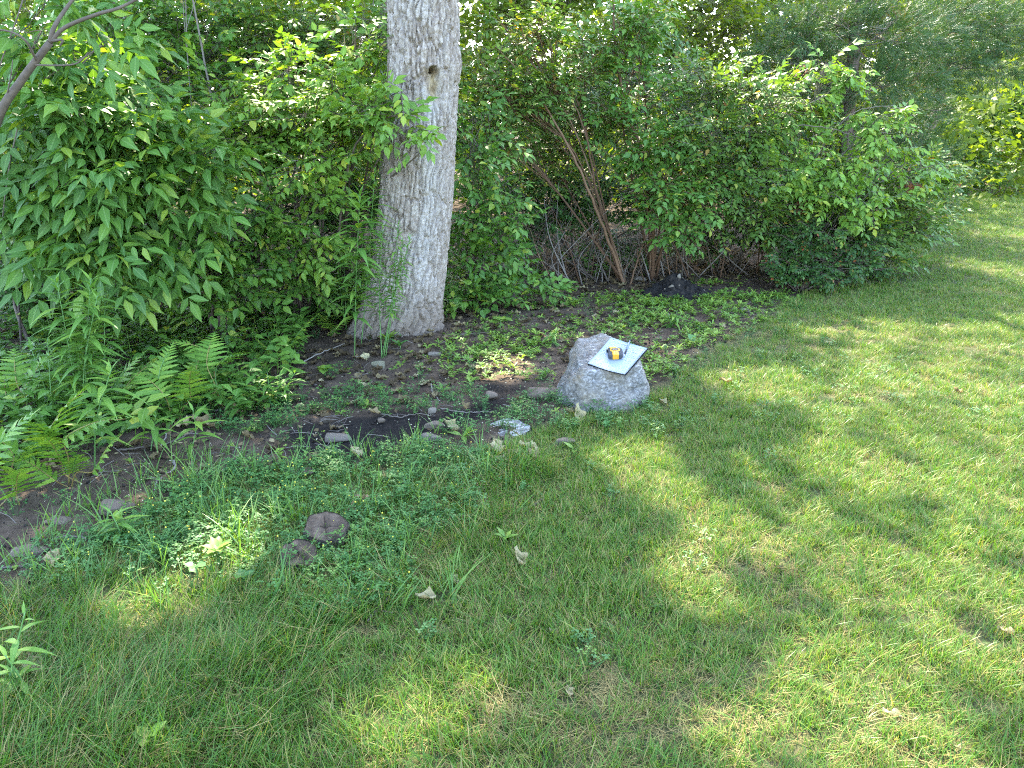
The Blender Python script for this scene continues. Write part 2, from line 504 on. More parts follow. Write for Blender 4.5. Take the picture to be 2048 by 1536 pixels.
# ------------------------------------------------------------------ GN scatter for uncountable ground cover
def scatter(name, srcs, pts, rot, scl, idx, tint, label=None, parent=None):
    c = bpy.data.collections.new(name + '_sources')
    for k, me in enumerate(srcs):
        c.objects.link(bpy.data.objects.new('%s_source_%02d' % (name, k), me))
    me = bpy.data.meshes.new(name)
    me.vertices.add(len(pts))
    me.vertices.foreach_set('co', np.asarray(pts, np.float32).ravel())
    a = me.attributes.new('irot', 'FLOAT_VECTOR', 'POINT'); a.data.foreach_set('vector', np.asarray(rot, np.float32).ravel())
    a = me.attributes.new('iscl', 'FLOAT', 'POINT'); a.data.foreach_set('value', np.asarray(scl, np.float32))
    a = me.attributes.new('iidx', 'INT', 'POINT'); a.data.foreach_set('value', np.asarray(idx, np.int32))
    a = me.attributes.new('tint', 'FLOAT', 'POINT'); a.data.foreach_set('value', np.asarray(tint, np.float32))
    me.update()
    ob = obj(name, me, parent)
    g = bpy.data.node_groups.new(name, 'GeometryNodeTree')
    g.interface.new_socket('Geometry', in_out='INPUT', socket_type='NodeSocketGeometry')
    g.interface.new_socket('Geometry', in_out='OUTPUT', socket_type='NodeSocketGeometry')
    gi = g.nodes.new('NodeGroupInput'); go = g.nodes.new('NodeGroupOutput')
    ci = g.nodes.new('GeometryNodeCollectionInfo')
    ci.inputs[0].default_value = c
    ci.inputs['Separate Children'].default_value = True
    ci.inputs['Reset Children'].default_value = True
    ip = g.nodes.new('GeometryNodeInstanceOnPoints')
    ip.inputs['Pick Instance'].default_value = True
    def na(n, ty):
        q = g.nodes.new('GeometryNodeInputNamedAttribute')
        q.data_type = ty
        q.inputs[0].default_value = n
        return q.outputs[0]
    er = g.nodes.new('FunctionNodeEulerToRotation')
    L = g.links.new
    L(gi.outputs[0], ip.inputs['Points']); L(ci.outputs[0], ip.inputs['Instance'])
    L(na('iidx', 'INT'), ip.inputs['Instance Index'])
    L(na('irot', 'FLOAT_VECTOR'), er.inputs[0]); L(er.outputs[0], ip.inputs['Rotation'])
    L(na('iscl', 'FLOAT'), ip.inputs['Scale'])
    L(ip.outputs[0], go.inputs[0])
    md = ob.modifiers.new('scatter', 'NODES')
    md.node_group = g
    return tag(ob, label, None, None, 'stuff')

def blade(h, w, lean, az, n=3, bend=1.0, base=(0, 0), flat=0.0):
    """one grass blade: strip tapering to a point"""
    t = np.linspace(0, 1, n + 1)
    out = h * (lean * t + bend * .5 * lean * t ** 2)
    z = h * (t - .35 * bend * lean * t ** 2) * (1 - flat)
    dx, dy = math.cos(az), math.sin(az)
    sx, sy = -dy, dx
    ww = w * .5 * (1 - t ** 1.8 * .95)
    L = np.stack([base[0] + dx * out - sx * ww, base[1] + dy * out - sy * ww, z], 1)
    Rr = np.stack([base[0] + dx * out + sx * ww, base[1] + dy * out + sy * ww, z], 1)
    V = np.empty((2 * (n + 1), 3)); V[0::2] = L; V[1::2] = Rr
    F = []
    for k in range(n):
        q = 2 * k
        F += [(q, q + 1, q + 3), (q, q + 3, q + 2)]
    U = np.empty((2 * (n + 1), 2)); U[0::2] = np.c_[np.zeros(n + 1), t]; U[1::2] = np.c_[np.ones(n + 1), t]
    return V, np.array(F), U

def tuft(name, mat, nb, hmin, hmax, w, spread, leanmax, n=3, dead=.0, flat=0.0, dirb=None, rv=.42):
    B = Buf()
    for k in range(nb):
        az = random.uniform(0, 6.283) if dirb is None else random.gauss(0, dirb)
        r = spread * math.sqrt(random.random()); ba = random.uniform(0, 6.283)
        V, F, U = blade(random.uniform(hmin, hmax), w * random.uniform(.7, 1.25), random.uniform(.08, leanmax), az, n, random.uniform(.4, 1.3), (r * math.cos(ba), r * math.sin(ba)), flat)
        B.add(V, F, U, random.uniform(0, rv), 1 if random.random() < dead else 0)
    return B.mesh(name, [mat, M['thatch']])

def leaf_geo(L, W, n=4, fold=.25, droop=.25, acum=1.0, wave=0.0, peak=.42):
    t = np.linspace(0, 1, n + 1)
    f = np.where(t < peak, np.sin(np.clip(t / peak, 0, 1) * math.pi / 2) ** .8, np.cos(np.clip((t - peak) / (1 - peak), 0, 1) * math.pi / 2) ** (1.0 + .5 * acum))
    V, U = [(0, 0, 0)], [(.5, 0)]
    for k in range(1, n):
        w = W * .5 * f[k]
        y = L * (t[k] - .08 * droop * t[k] ** 2); z = -L * droop * t[k] ** 2 * .6
        wz = wave * W * math.sin(k * 2.1)
        V += [(-w, y, z + fold * w + wz), (0, y, z), (w, y, z + fold * w - wz)]
        U += [(.5 - .5 * f[k], t[k]), (.5, t[k]), (.5 + .5 * f[k], t[k])]
    V.append((0, L * (1 - .08 * droop), -L * droop * .6)); U.append((.5, 1))
    F = [(0, 2, 1), (0, 3, 2)]
    for k in range(n - 2):
        q = 1 + 3 * k
        F += [(q, q + 1, q + 4), (q, q + 4, q + 3), (q + 1, q + 2, q + 5), (q + 1, q + 5, q + 4)]
    q = 1 + 3 * (n - 2); e = len(V) - 1
    F += [(q, q + 1, e), (q + 1, q + 2, e)]
    return np.array(V, float), np.array(F), np.array(U, float)

# ------------------------------------------------------------------ trunk of the big tree
def build_trunk():
    rows = [(-400, 850, 60), (0, 844, 61), (110, 845, 62), (200, 842, 60.5), (300, 836, 62), (400, 829, 64), (500, 819, 65.5), (560, 811, 67), (610, 801, 72), (650, 790, 79), (690, 781, 88), (730, 772, 100), (770, 765, 116)]
    Y = 6.02
    zs, cx, rr = [], [], []
    for py, px, w in rows:
        p = at(px, py, Y)
        dist = (p - CAM) @ FW
        zs.append(p[2]); cx.append(p[0]); rr.append(w * dist / FPX)
    zs, cx, rr = np.array(zs)[::-1], np.array(cx)[::-1], np.array(rr)[::-1]
    z = np.concatenate([np.linspace(-.25, 2.75, 480), np.linspace(2.8, 9.5, 60)])
    na = 230
    th = np.arange(na) * 2 * math.pi / na
    TH, ZZ = np.meshgrid(th, z)
    C = np.interp(ZZ, zs, cx) + np.clip(ZZ - zs[-1], 0, None) * .08
    R0 = np.interp(ZZ, zs, rr) * (1 - .035 * np.clip(ZZ - 3, 0, None))
    R0 = R0 * (1 + .03 * np.sin(3 * TH + 1) + .02 * np.sin(5 * TH + ZZ))
    fl = np.clip(.35 - ZZ, 0, 1)
    R0 = R0 * (1 + fl * .45 * np.maximum(0, np.cos(2.5 * (TH - 3.6))) ** 2)
    # furrowed bark: long narrow plates
    d = np.zeros(TH.shape)
    q = .255
    X1 = np.cos(TH) * q; Y1 = np.sin(TH) * q
    flat = np.stack([X1.ravel(), Y1.ravel(), ZZ.ravel()], 1)
    wob = (fbm(flat * 6, 21, 2) - .5)
    ridge = np.empty(len(flat)); plate = np.empty(len(flat))
    for k, (x, y, zz) in enumerate(flat):
        w = wob[k] * .06
        ds, _ = mnoise.voronoi((( x + w) * 27, (y + w) * 27, zz * 3.8 + w * 14))
        ridge[k] = ds[1] - ds[0]
        if zz < 2.78:
            ds2, _ = mnoise.voronoi((x * 62 + w * 30, y * 62, zz * 24))
            plate[k] = ds2[1] - ds2[0]
        else: plate[k] = .3
    d = sstep(0, .2, ridge) * .032 + sstep(0, .22, plate) * .007 + (fbm(flat * 60, 25, 3) - .5) * .012
    d = d.reshape(TH.shape)
    # knot scar: hole, lip and decayed wood under it
    kp = at(869, 140, 5.78)
    dth = (TH - math.atan2(-1, .42) % (2 * math.pi))
    dth = (TH - (2 * math.pi + math.atan2(-1, .44)) + math.pi) % (2 * math.pi) - math.pi
    u = dth * .25; v = ZZ - kp[2]
    scar = np.exp(-((u + .004 + .16 * v) / .055) ** 4) * sstep(-.30, -.12, v) * (1 - sstep(-.005, .03, v))
    smooth_d = .008 + (fbm(flat * np.array([30, 30, 14]), 29, 3) - .5).reshape(TH.shape) * .016
    d = d * (1 - scar) + smooth_d * scar
    d -= scar * .02 * np.exp(-((v + .09) / .09) ** 2)
    d -= .11 * np.exp(-(u / .023) ** 4 - ((v - .002) / .021) ** 4)
    lip = np.exp(-((np.hypot(u * 1.0, np.minimum(v, 0) * .4 + np.maximum(v, 0)) - .036) / .010) ** 2) * sstep(-.06, .0, v)
    d += .018 * lip
    d += .022 * np.exp(-((dth - .95) / .35) ** 2 - ((v - .03) / .10) ** 2)     # swelling at the side of the scar
    R = R0 + d
    V = np.stack([C + R * np.cos(TH), Y + R * np.sin(TH) + ZZ * .01, ZZ], -1).reshape(-1, 3)
    ii, jj = np.meshgrid(np.arange(len(z) - 1), np.arange(na), indexing='ij')
    a = (ii * na + jj).ravel(); b = (ii * na + (jj + 1) % na).ravel()
    F = np.stack([a, b, b + na, a + na], 1)
    pale = (sstep(.46, .62, fbm(flat * np.array([5, 5, 1.6]), 31, 3)).reshape(TH.shape)) * .6
    streak = np.exp(-((u + .02 + .05 * v) / .075) ** 2) * sstep(-1.35, -.4, v) * (1 - sstep(-.16, -.06, v))
    streak2 = np.exp(-((dth - .35) / .45) ** 2) * (1 - sstep(-.9, -.3, v)) * .5
    pale = np.clip(pale * .7 + streak * .8 + streak2 * .6, 0, 1)
    rot = scar * (.5 + .5 * sstep(.35, .6, fbm(flat * 25, 33, 3)).reshape(TH.shape))
    brown = sstep(.5, .1, ZZ) * .7
    m, t, o = nt('furrowed_bark')
    tc = N(t, 'ShaderNodeTexCoord')
    mp = N(t, 'ShaderNodeMapping'); mp.inputs['Scale'].default_value = (3, 3, .9)
    t.links.new(tc.outputs['Object'], mp.inputs[0])
    n1 = N(t, 'ShaderNodeTexNoise'); n1.inputs['Scale'].default_value = 16; n1.inputs['Detail'].default_value = 9; n1.inputs['Roughness'].default_value = .7
    t.links.new(mp.outputs[0], n1.inputs['Vector'])
    base = ramp(t, n1.outputs[0], [(.3, (.17, .125, .095)), (.48, (.32, .255, .205)), (.60, (.46, .39, .33)), (.72, (.60, .53, .475))])
    A = lambda n: N(t, 'ShaderNodeAttribute', attribute_name=n).outputs['Fac']
    base = mixc(t, math_n(t, 'MULTIPLY', A('pale'), .6), base, (.52, .49, .45))
    base = mixc(t, A('brown'), base, (.165, .120, .085))
    base = mixc(t, A('rotten'), base, ramp(t, n1.outputs[0], [(.4, (.12, .08, .04)), (.6, (.36, .27, .15))]))
    b = N(t, 'ShaderNodeBsdfPrincipled'); b.inputs['Roughness'].default_value = .85; b.inputs['Specular IOR Level'].default_value = .2
    t.links.new(base, b.inputs['Base Color'])
    n2 = N(t, 'ShaderNodeTexNoise'); n2.inputs['Scale'].default_value = 70; n2.inputs['Detail'].default_value = 8
    t.links.new(mp.outputs[0], n2.inputs['Vector'])
    bp = N(t, 'ShaderNodeBump'); bp.inputs['Strength'].default_value = .8; bp.inputs['Distance'].default_value = .014
    t.links.new(n2.outputs[0], bp.inputs['Height']); t.links.new(bp.outputs[0], b.inputs['Normal'])
    t.links.new(b.outputs[0], o.inputs[0])
    base_pt = np.array([float(np.interp(0, zs, cx)), Y, 0.0])
    root = empty('tree', base_pt, 'large grey furrowed tree trunk with a knot hole, behind the boulder', 'tree')
    obj('trunk', mesh_np('trunk', V - base_pt, F, [m], None, None, True, {'pale': pale.ravel(), 'rotten': rot.ravel(), 'brown': brown.ravel()}), root)
    return root, base_pt, m

tree_root, tree_base, BARK = build_trunk()

# ------------------------------------------------------------------ unseen tall crowns, shaped leaf by leaf to cast the shade and sun patches
def lit(px, py, rx, ry, rotdeg=0, p=None):
    """ground ellipse the sun reaches"""
    c = ground(px, py) if p is None else np.asarray(p)
    if p is None:
        ex = np.linalg.norm(ground(px + rx, py) - ground(px - rx, py)) / 2
        ey = np.linalg.norm(ground(px, py + ry) - ground(px, py - ry)) / 2
    else: ex, ey = rx, ry
    g = c[:2] - SUN[:2] * (c[2] / SUN[2])
    return (g, ex, ey, math.radians(rotdeg))

LIT = [lit(900, 1420, 200, 75, 25), lit(780, 1500, 100, 40, 10), lit(440, 1120, 70, 55, 20), lit(310, 1210, 90, 45, 30), lit(1390, 1170, 75, 70, 20), lit(1450, 1075, 85, 50, -10),
       lit(1350, 985, 65, 50, 10), lit(1270, 925, 90, 38, 0), lit(1530, 768, 110, 30, 8), lit(1700, 915, 60, 25), lit(1640, 1400, 60, 48), lit(1600, 1318, 38, 26), lit(1430, 1500, 75, 45),
       lit(1005, 738, 55, 26), lit(1215, 650, 40, 14), lit(1690, 650, 130, 30, 5), lit(1900, 640, 120, 22), lit(1990, 800, 70, 60), lit(1790, 770, 60, 30), lit(1960, 1330, 70, 60),
       lit(0, 0, .33, .22, 0, at(40, 735, 4.2)), lit(0, 0, .2, .15, 0, at(140, 780, 4.0)), lit(0, 0, .14, .16, 0, at(748, 600, 5.9)), lit(0, 0, .35, .28, 0, at(190, 75, 5.2)),
       lit(0, 0, .5, .25, 0, at(640, 250, 5.8)), lit(0, 0, .35, .2, 0, at(560, 340, 5.8)), lit(0, 0, .25, .25, 0, at(1620, 250, 8.0)), lit(0, 0, .3, .3, 0, at(1790, 330, 8.3)), lit(0, 0, .25, .2, 0, at(1330, 390, 7.6)), lit(0, 0, .3, .2, 0, at(620, 400, 5.7)),
       lit(0, 0, .3, .2, 0, at(1100, 340, 7.0))]  # canopy gaps are cut along the sun's path to each spot

def build_canopy():
    n = 125000
    gx = rng.uniform(-9, 13, n); gy = rng.uniform(-2.0, 17, n)
    g = np.stack([gx, gy], 1)
    keep = np.ones(n, bool)
    for c, ex, ey, a in LIT:
        d = g - c
        u = d[:, 0] * math.cos(a) + d[:, 1] * math.sin(a); v = -d[:, 0] * math.sin(a) + d[:, 1] * math.cos(a)
        keep &= ((u / (ex + .045)) ** 2 + (v / (ey + .045)) ** 2) > rng.uniform(.8, 1.15, n)
    # leaves thinned where their shadow would darken the right lawn and the clearing behind
    sd = sdist(g, BED)
    pr = np.where(sd < 0, 1 - .915 * sstep(.1, 1.1, -sd) * sstep(.25, .46, gx / np.maximum(gy, .8)), 1.0)
    back = sstep(11.0, 14.5, gy) * np.where(gx < 5, .9, .6)
    keep &= rng.random(n) < pr * (1 - back)
    gx, gy = gx[keep], gy[keep]; n = len(gx)
    h = np.where((gx > 2) & (rng.random(n) < .8), rng.uniform(11, 18, n), rng.uniform(6.2, 12.5, n))
    P = np.stack([gx + SUN[0] / SUN[2] * h, gy + SUN[1] / SUN[2] * h, h], 1)
    # the big tree and added forest trunks share these shade-casting leaves
    tr = [('tree', np.array([-1.1, 6.2]), None), ('forest_tree', np.array([-5.5, 11.0]), .17), ('forest_tree', np.array([-9.6, 14.5]), .2), ('forest_tree', np.array([-10.5, 7.2]), .18)]
    D = np.stack([np.linalg.norm(P[:, :2] - c, axis=1) for _, c, _ in tr], 1)
    own = D.argmin(1)
    V0, F0, U0 = leaf_geo(.21, .14, 2, .15, .2)
    V0 = V0 - np.array([0, .105, 0])
    labels = [None, 'tall grey forest trunk rising behind the leafy ash bush', 'tall forest tree far back beyond the ash bush', 'tall forest tree deep in the woods past the ferns']
    for k, (nm, c, r) in enumerate(tr):
        S = P[own == k]
        e = np.stack([rng.uniform(-.6, .6, len(S)), rng.uniform(-.6, .6, len(S)), rng.uniform(0, 6.28, len(S))], 1)
        Rm = euler_m(e) * rng.uniform(.8, 1.25, len(S))[:, None, None]
        VV = np.einsum('nij,vj->nvi', Rm, V0) + S[:, None, :]
        FF = (F0[None] + (np.arange(len(S)) * len(V0))[:, None, None]).reshape(-1, 3)
        base = np.array([c[0], c[1], float(terrain(c[0], c[1]))])
        if k == 0:
            root = tree_root; base = tree_base; z0 = 6.5; p0 = np.array([-.2, 6.1, 6.0])
        else:
            root = empty(nm, base, labels[k], 'tree', 'tall trees of the woods')
            top = np.array([c[0] + .3, c[1] + .2, 10.5])
            pth = bez([base - [0, 0, .2], base * .6 + top * .4 + [.15, 0, 0], top], 14)
            Vt, Ft = tube(pth, np.linspace(r, r * .4, len(pth)), 14)
            obj('trunk', mesh_np('trunk', Vt - base, Ft, [M['greybark']], None, None, True), root)
            p0 = base * .5 + top * .5
        B = Buf()
        near_ = np.where(np.linalg.norm(S[:, :2] - c, axis=1) < 3.2)[0]
        for q in rng.choice(near_, min(22, len(near_)), replace=False):
            e1 = S[q]
            pth = bez([p0 + [0, 0, random.uniform(-.5, 2)], (p0 + e1) / 2 + [0, 0, .5], e1], 8)
            B.add(*tube(pth, np.linspace(.035, .010, len(pth)), 6))
        obj('limbs', B.mesh('limbs', [M['greybark']], True, base), root)
        cr = obj('crown', mesh_np('crown', VV.reshape(-1, 3) - base, FF, [M['canopy']], np.tile(U0, (len(S), 1)), np.repeat(rng.random(len(S)), len(V0))), root)
        cr['kind'] = 'stuff'
build_canopy()

# ------------------------------------------------------------------ shrubs
SPEC = {}
def make_species(key, mat, L, W, kind='opp', pairs=4, twig=.2, **kw):
    leaves = []
    for q in range(3):
        leaves.append(leaf_geo(L, W, kw.get('n', 5), random.uniform(.12, .4), random.uniform(.1, .55), kw.get('acum', 1.2), random.uniform(-.06, .06), kw.get('peak', .42)))
    low = [leaf_geo(L, W, kw.get('ln', 3), .25, d, kw.get('acum', 1.2), 0, kw.get('peak', .42)) for d in (.15, .4)]
    sprays = []
    for q in range(6):
        S = []
        def put(pos, d, nrm, s):
            fm = frame_m(np.array([d]), np.array([nrm]))[0] * s
            T = np.eye(4); T[:3, :3] = fm; T[:3, 3] = pos
            S.append(T)
        if kind in ('opp', 'alt'):
            for k in range(pairs):
                t = (k + .6) / pairs
                y = twig * t; z = -.12 * twig * t * t
                s = random.uniform(.55, 1.15) * (1 - .35 * abs(t - .6))
                for sgn in ((-1, 1) if kind == 'opp' else ((-1,) if k % 2 else (1,))):
                    ang = random.uniform(.7, 1.25)
                    dr = random.uniform(-.6, .18)
                    put((sgn * .004, y, z), (sgn * math.sin(ang), math.cos(ang), dr), (random.gauss(0, .25), random.gauss(-.1, .25), 1), s)
            put((0, twig, -.12 * twig), (random.gauss(0, .2), 1, random.uniform(-.6, .1)), (random.gauss(0, .2), 0, 1), .9)
        elif kind == 'pinnate':          # compound leaves
            for k in range(3):
                az = k * 2.1 + random.uniform(-.3, .3)
                ra = np.array([math.sin(az) * .8, .75 + .25 * math.cos(az), random.uniform(-.45, .05)]); ra /= np.linalg.norm(ra)
                side = np.cross(ra, [0, 0, 1.0]); side /= np.linalg.norm(side)
                rl = kw.get('rachis', L * 2.1)
                np_ = kw.get('lp', 3)
                for i2 in range(np_):
                    b0 = ra * rl * (.35 + .5 * i2 / max(1, np_ - 1)) + np.array([0, 0, -.10 * rl * (i2 / np_) ** 2])
                    for sgn in (-1, 1):
                        dd = side * sgn * random.uniform(.8, 1) + ra * random.uniform(.35, .7) + np.array([0, 0, random.uniform(-.55, -.1)])
                        put(b0, dd, (random.gauss(0, .2), random.gauss(0, .2), 1), random.uniform(.75, 1.05))
                put(ra * rl * .9 + np.array([0, 0, -.1 * rl]), ra + np.array([0, 0, -.4]), (random.gauss(0, .2), 0, 1), 1.1)
        elif kind == 'needle':
            for k in range(pairs):
                t = (k + .3) / pairs
                for sgn in (-1, 1):
                    put((0, twig * t, -.1 * twig * t), (sgn * random.uniform(.4, .8), 1, random.uniform(-.4, .4)), (random.gauss(0, .8), 0, 1), random.uniform(.6, 1.1) * (1.1 - .5 * t))
        sprays.append(np.array(S))
    if kind == 'needle':
        low, leaves = [], []
        for q in range(3):
            B = Buf()
            for k in range(9):
                y0 = L * k / 9
                az = random.uniform(0, 6.28)
                d = np.array([math.cos(az) * .5, .9, math.sin(az) * .5]); d /= np.linalg.norm(d)
                sd_ = np.cross(d, [random.random(), 0, 1]); sd_ /= np.linalg.norm(sd_)
                l2 = L * .42
                B.add([np.array([0, y0, 0]) - sd_ * W, np.array([0, y0, 0]) + sd_ * W, np.array([0, y0, 0]) + d * l2], [(0, 1, 2)], [(0, 0), (1, 0), (.5, 1)])
            g3 = (np.concatenate(B.V), np.concatenate(B.F), np.concatenate(B.U))
            low.append(g3); leaves.append(g3)
    me = [mesh_np(key + '_leaf', v, f, [mat], u, np.zeros(len(v)), True) for v, f, u in leaves]
    SPEC[key] = dict(mat=mat, leaves=leaves, low=low, sprays=sprays, mesh=me, L=L, twig=twig)

make_species('ash', M['ash'], .132, .054, 'pinnate', n=5)
make_species('viburnum', M['viburnum'], .096, .050, 'opp', 4, .19, n=5)
make_species('dogwood', M['dogwood'], .098, .053, 'opp', 4, .20, n=5)
make_species('bigleaf', M['dogwood'], .110, .066, 'alt', 7, .26, n=5)
make_species('honey', M['honey'], .086, .041, 'opp', 5, .22)
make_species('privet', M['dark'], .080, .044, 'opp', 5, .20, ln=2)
make_species('rose', M['rose'], .040, .025, 'pinnate', lp=3, rachis=.085, ln=2)
make_species('juniper', M['juniper'], .095, .0035, 'needle', 7, .24)
make_species('lit', M['lit'], .15, .085, 'alt', 7, .30, ln=2)
make_species('woods', M['woods'], .14, .085, 'alt', 8, .34, ln=2)
make_species('litpin', M['lit'], .12, .05, 'opp', 5, .26, ln=2)

stats = dict(tris=0, leafobj=0)
def gather(spec, mats):
    """(n,4,4) spray matrices -> per leaf matrices"""
    out = []
    which = rng.integers(0, len(spec['sprays']), len(mats))
    for k, S in enumerate(spec['sprays']):
        mm = mats[which == k]
        if len(mm):
            out.append(np.einsum('nij,kjl->nkil', mm, S).reshape(-1, 4, 4))
    return np.concatenate(out)

def mass(name, geos, mats4, mat, off, rnd=None):
    n = len(mats4)
    Vs, Fs, Us, Rs, o_ = [], [], [], [], 0
    which = rng.integers(0, len(geos), n)
    rnd = rng.random(n) if rnd is None else rnd
    for k, (v, f, u) in enumerate(geos):
        mm = mats4[which == k]
        if not len(mm): continue
        VV = np.einsum('nij,vj->nvi', mm[:, :3, :3], v) + mm[:, None, :3, 3]
        Vs.append(VV.reshape(-1, 3)); Us.append(np.tile(u, (len(mm), 1)))
        Fs.append((f[None] + (np.arange(len(mm)) * len(v))[:, None, None]).reshape(-1, 3) + o_)
        Rs.append(np.repeat(rnd[which == k], len(v)))
        o_ += len(mm) * len(v)
    F = np.concatenate(Fs)
    stats['tris'] += len(F)
    return mesh_np(name, np.concatenate(Vs) - off, F, [mat], np.concatenate(Us), np.concatenate(Rs), True)

def to_obj_leaves(parent, base, mats4, meshes, name='leaf'):
    rr = rng.integers(0, len(meshes), len(mats4))
    for k, m4 in enumerate(mats4):
        m = m4.copy(); m[:3, 3] -= base
        o = bpy.data.objects.new(name, meshes[rr[k]])
        o.parent = parent
        o.matrix_basis = Matrix(m.tolist())
        COL.objects.link(o)
    stats['leafobj'] += len(mats4)

def shrub(name, label, cat, key, basepx, lumps, dens=1.0, stem=M['twig'], stemr=.016, nobj=300, stems=(), group=None, baseY=None, twigvis=1.0, droop=0.0, shell=.55, shadefill=True, base=None, rusty=0, extra=None, clear=None):
    """lumps: (px, py, Y, rx px, ry px) leaf clumps; stems: list of ([(px,py,Y)..], r0, r1)"""
    spec = SPEC[key]
    if base is None:
        base = ground(*basepx) if baseY is None else np.array([*at(basepx[0], basepx[1], baseY)[:2], 0])
    base = np.array(base, float); base[2] = float(terrain(base[0], base[1]))
    root = empty(name, base, label, cat, group)
    B = Buf()
    allm = []
    for (px, py, Y, rx, ry) in lumps:
        c = at(px, py, Y); s = ((c - CAM) @ FW) / FPX
        rx, ry = rx * s, ry * s; rz = .75 * max(rx, ry) if max(rx, ry) < .6 else .6
        # branch from base to lump
        mid = base * .45 + c * .55; mid[2] = base[2] + (c[2] - base[2]) * .68
        mid += rng.normal(0, .06, 3)
        pth = bez([base + [random.uniform(-.05, .05), random.uniform(-.05, .05), -.03], mid, c + rng.normal(0, .05, 3)], 12)
        B.add(*tube(pth, np.linspace(stemr * random.uniform(.6, 1), .004, len(pth)), 6), None, random.random())
        area = math.pi * rx * ry
        n = int(dens * 2.1 * area / (spec['L'] * spec['L'] * (.9 if key not in ('rose', 'juniper') else 2.2))) + 3
        ns_ = max(3, int(5.5 * area / .12) if area < .25 else 11)
        sd0 = rng.normal(0, 1, (ns_, 3)); sd0 /= np.linalg.norm(sd0, axis=1)[:, None]
        sc0 = c + sd0 * np.array([rx, rz, ry]) * (rng.random(ns_) ** .4)[:, None] * .92
        w_ = rng.integers(0, ns_, n)
        sr = rng.uniform(.55, 1.2, ns_)[w_] * min(.13, max(.055, .40 * min(rx, ry)))
        P = sc0[w_] + rng.normal(0, 1, (n, 3)) * np.array([1.0, .8, .55]) * sr[:, None]
        d = (P - c) / np.array([rx, rz, ry]); d = .6 * d + .6 * (P - sc0[w_]) / sr[:, None]; d /= np.linalg.norm(d, axis=1)[:, None] + 1e-6
        gz = terrain(P[:, 0], P[:, 1]) + .12
        ok = P[:, 2] > gz
        if clear is not None: ok &= ~clear(P)
        P, d = P[ok], d[ok]; n = len(P)
        if n == 0: continue
        D = d * np.array([1, 1, .45]) + np.array([0, -.25, .06 - droop]) + rng.normal(0, .35, (n, 3))
        Nn = np.array([0, -.25, 1.0]) + rng.normal(0, .25, (n, 3))
        fm = frame_m(D, Nn) * rng.uniform(.8, 1.15, n)[:, None, None]
        T = np.tile(np.eye(4), (n, 1, 1)); T[:, :3, :3] = fm; T[:, :3, 3] = P
        allm.append(T)
        # twigs
        nt_ = n if twigvis >= 1 else int(n * twigvis)
        for k in range(nt_):
            e = P[k] + fm[k][:, 1] * spec['twig'] * (.9 if key != 'ash' else .3)
            j0 = pth[random.randint(len(pth) // 2, len(pth) - 1)]
            st = P[k] * .65 + j0 * .35 if random.random() < .8 else j0
            B.add(*tube(np.array([st, (st + P[k]) / 2 + rng.normal(0, .015, 3), P[k], e]), [.0035, .0028, .0022, .0012], 3, False), None, random.random())
    for pts, r0, r1 in stems:
        pth = bez([at(*q) if len(q) == 3 else ground(*q) - [0, 0, .03] for q in pts], 6 * len(pts))
        pth[1:-1] += (rng.random((len(pth) - 2, 3)) - .5) * .014
        B.add(*tube(pth, np.linspace(r0, r1, len(pth)), 8), None, random.random())
    if extra: extra(B, base)
    stm = B.mesh('stems', [stem], True, base)
    obj('stems', stm, root)
    if not allm: return root
    mats4 = gather(spec, np.concatenate(allm))
    pos = mats4[:, :3, 3]
    pj = proj(pos)
    if nobj:
        vis = (pj[:, 0] > 0) & (pj[:, 0] < 2048) & (pj[:, 1] > 0) & (pj[:, 1] < 1536)
        cd = np.where(vis, pj[:, 2], 1e6) + rng.uniform(0, .35, len(pos))
        o_ = np.argsort(cd)[:nobj]
        o_ = o_[cd[o_] < 1e5]
        to_obj_leaves(root, base, mats4[o_], spec['mesh'])
        msk = np.ones(len(pos), bool); msk[o_] = False
        mats4 = mats4[msk]
    if rusty:
        sel = rng.choice(len(mats4), rusty, replace=False)
        # whole small clusters turn rusty
        cl = np.linalg.norm(mats4[:, None, :3, 3] - mats4[sel][None, :, :3, 3], axis=2).min(1) < .085
        if cl.any():
            q = obj('withered_leaves', mass('withered_leaves', spec['low'], mats4[cl], M['rusty'], base), root); q['kind'] = 'stuff'; q['label'] = 'withered rust brown leaves'
        mats4 = mats4[~cl]
    if len(mats4):
        fo = obj('foliage', mass('foliage', spec['low'], mats4, spec['mat'], base), root)
        fo['kind'] = 'stuff'
    return root

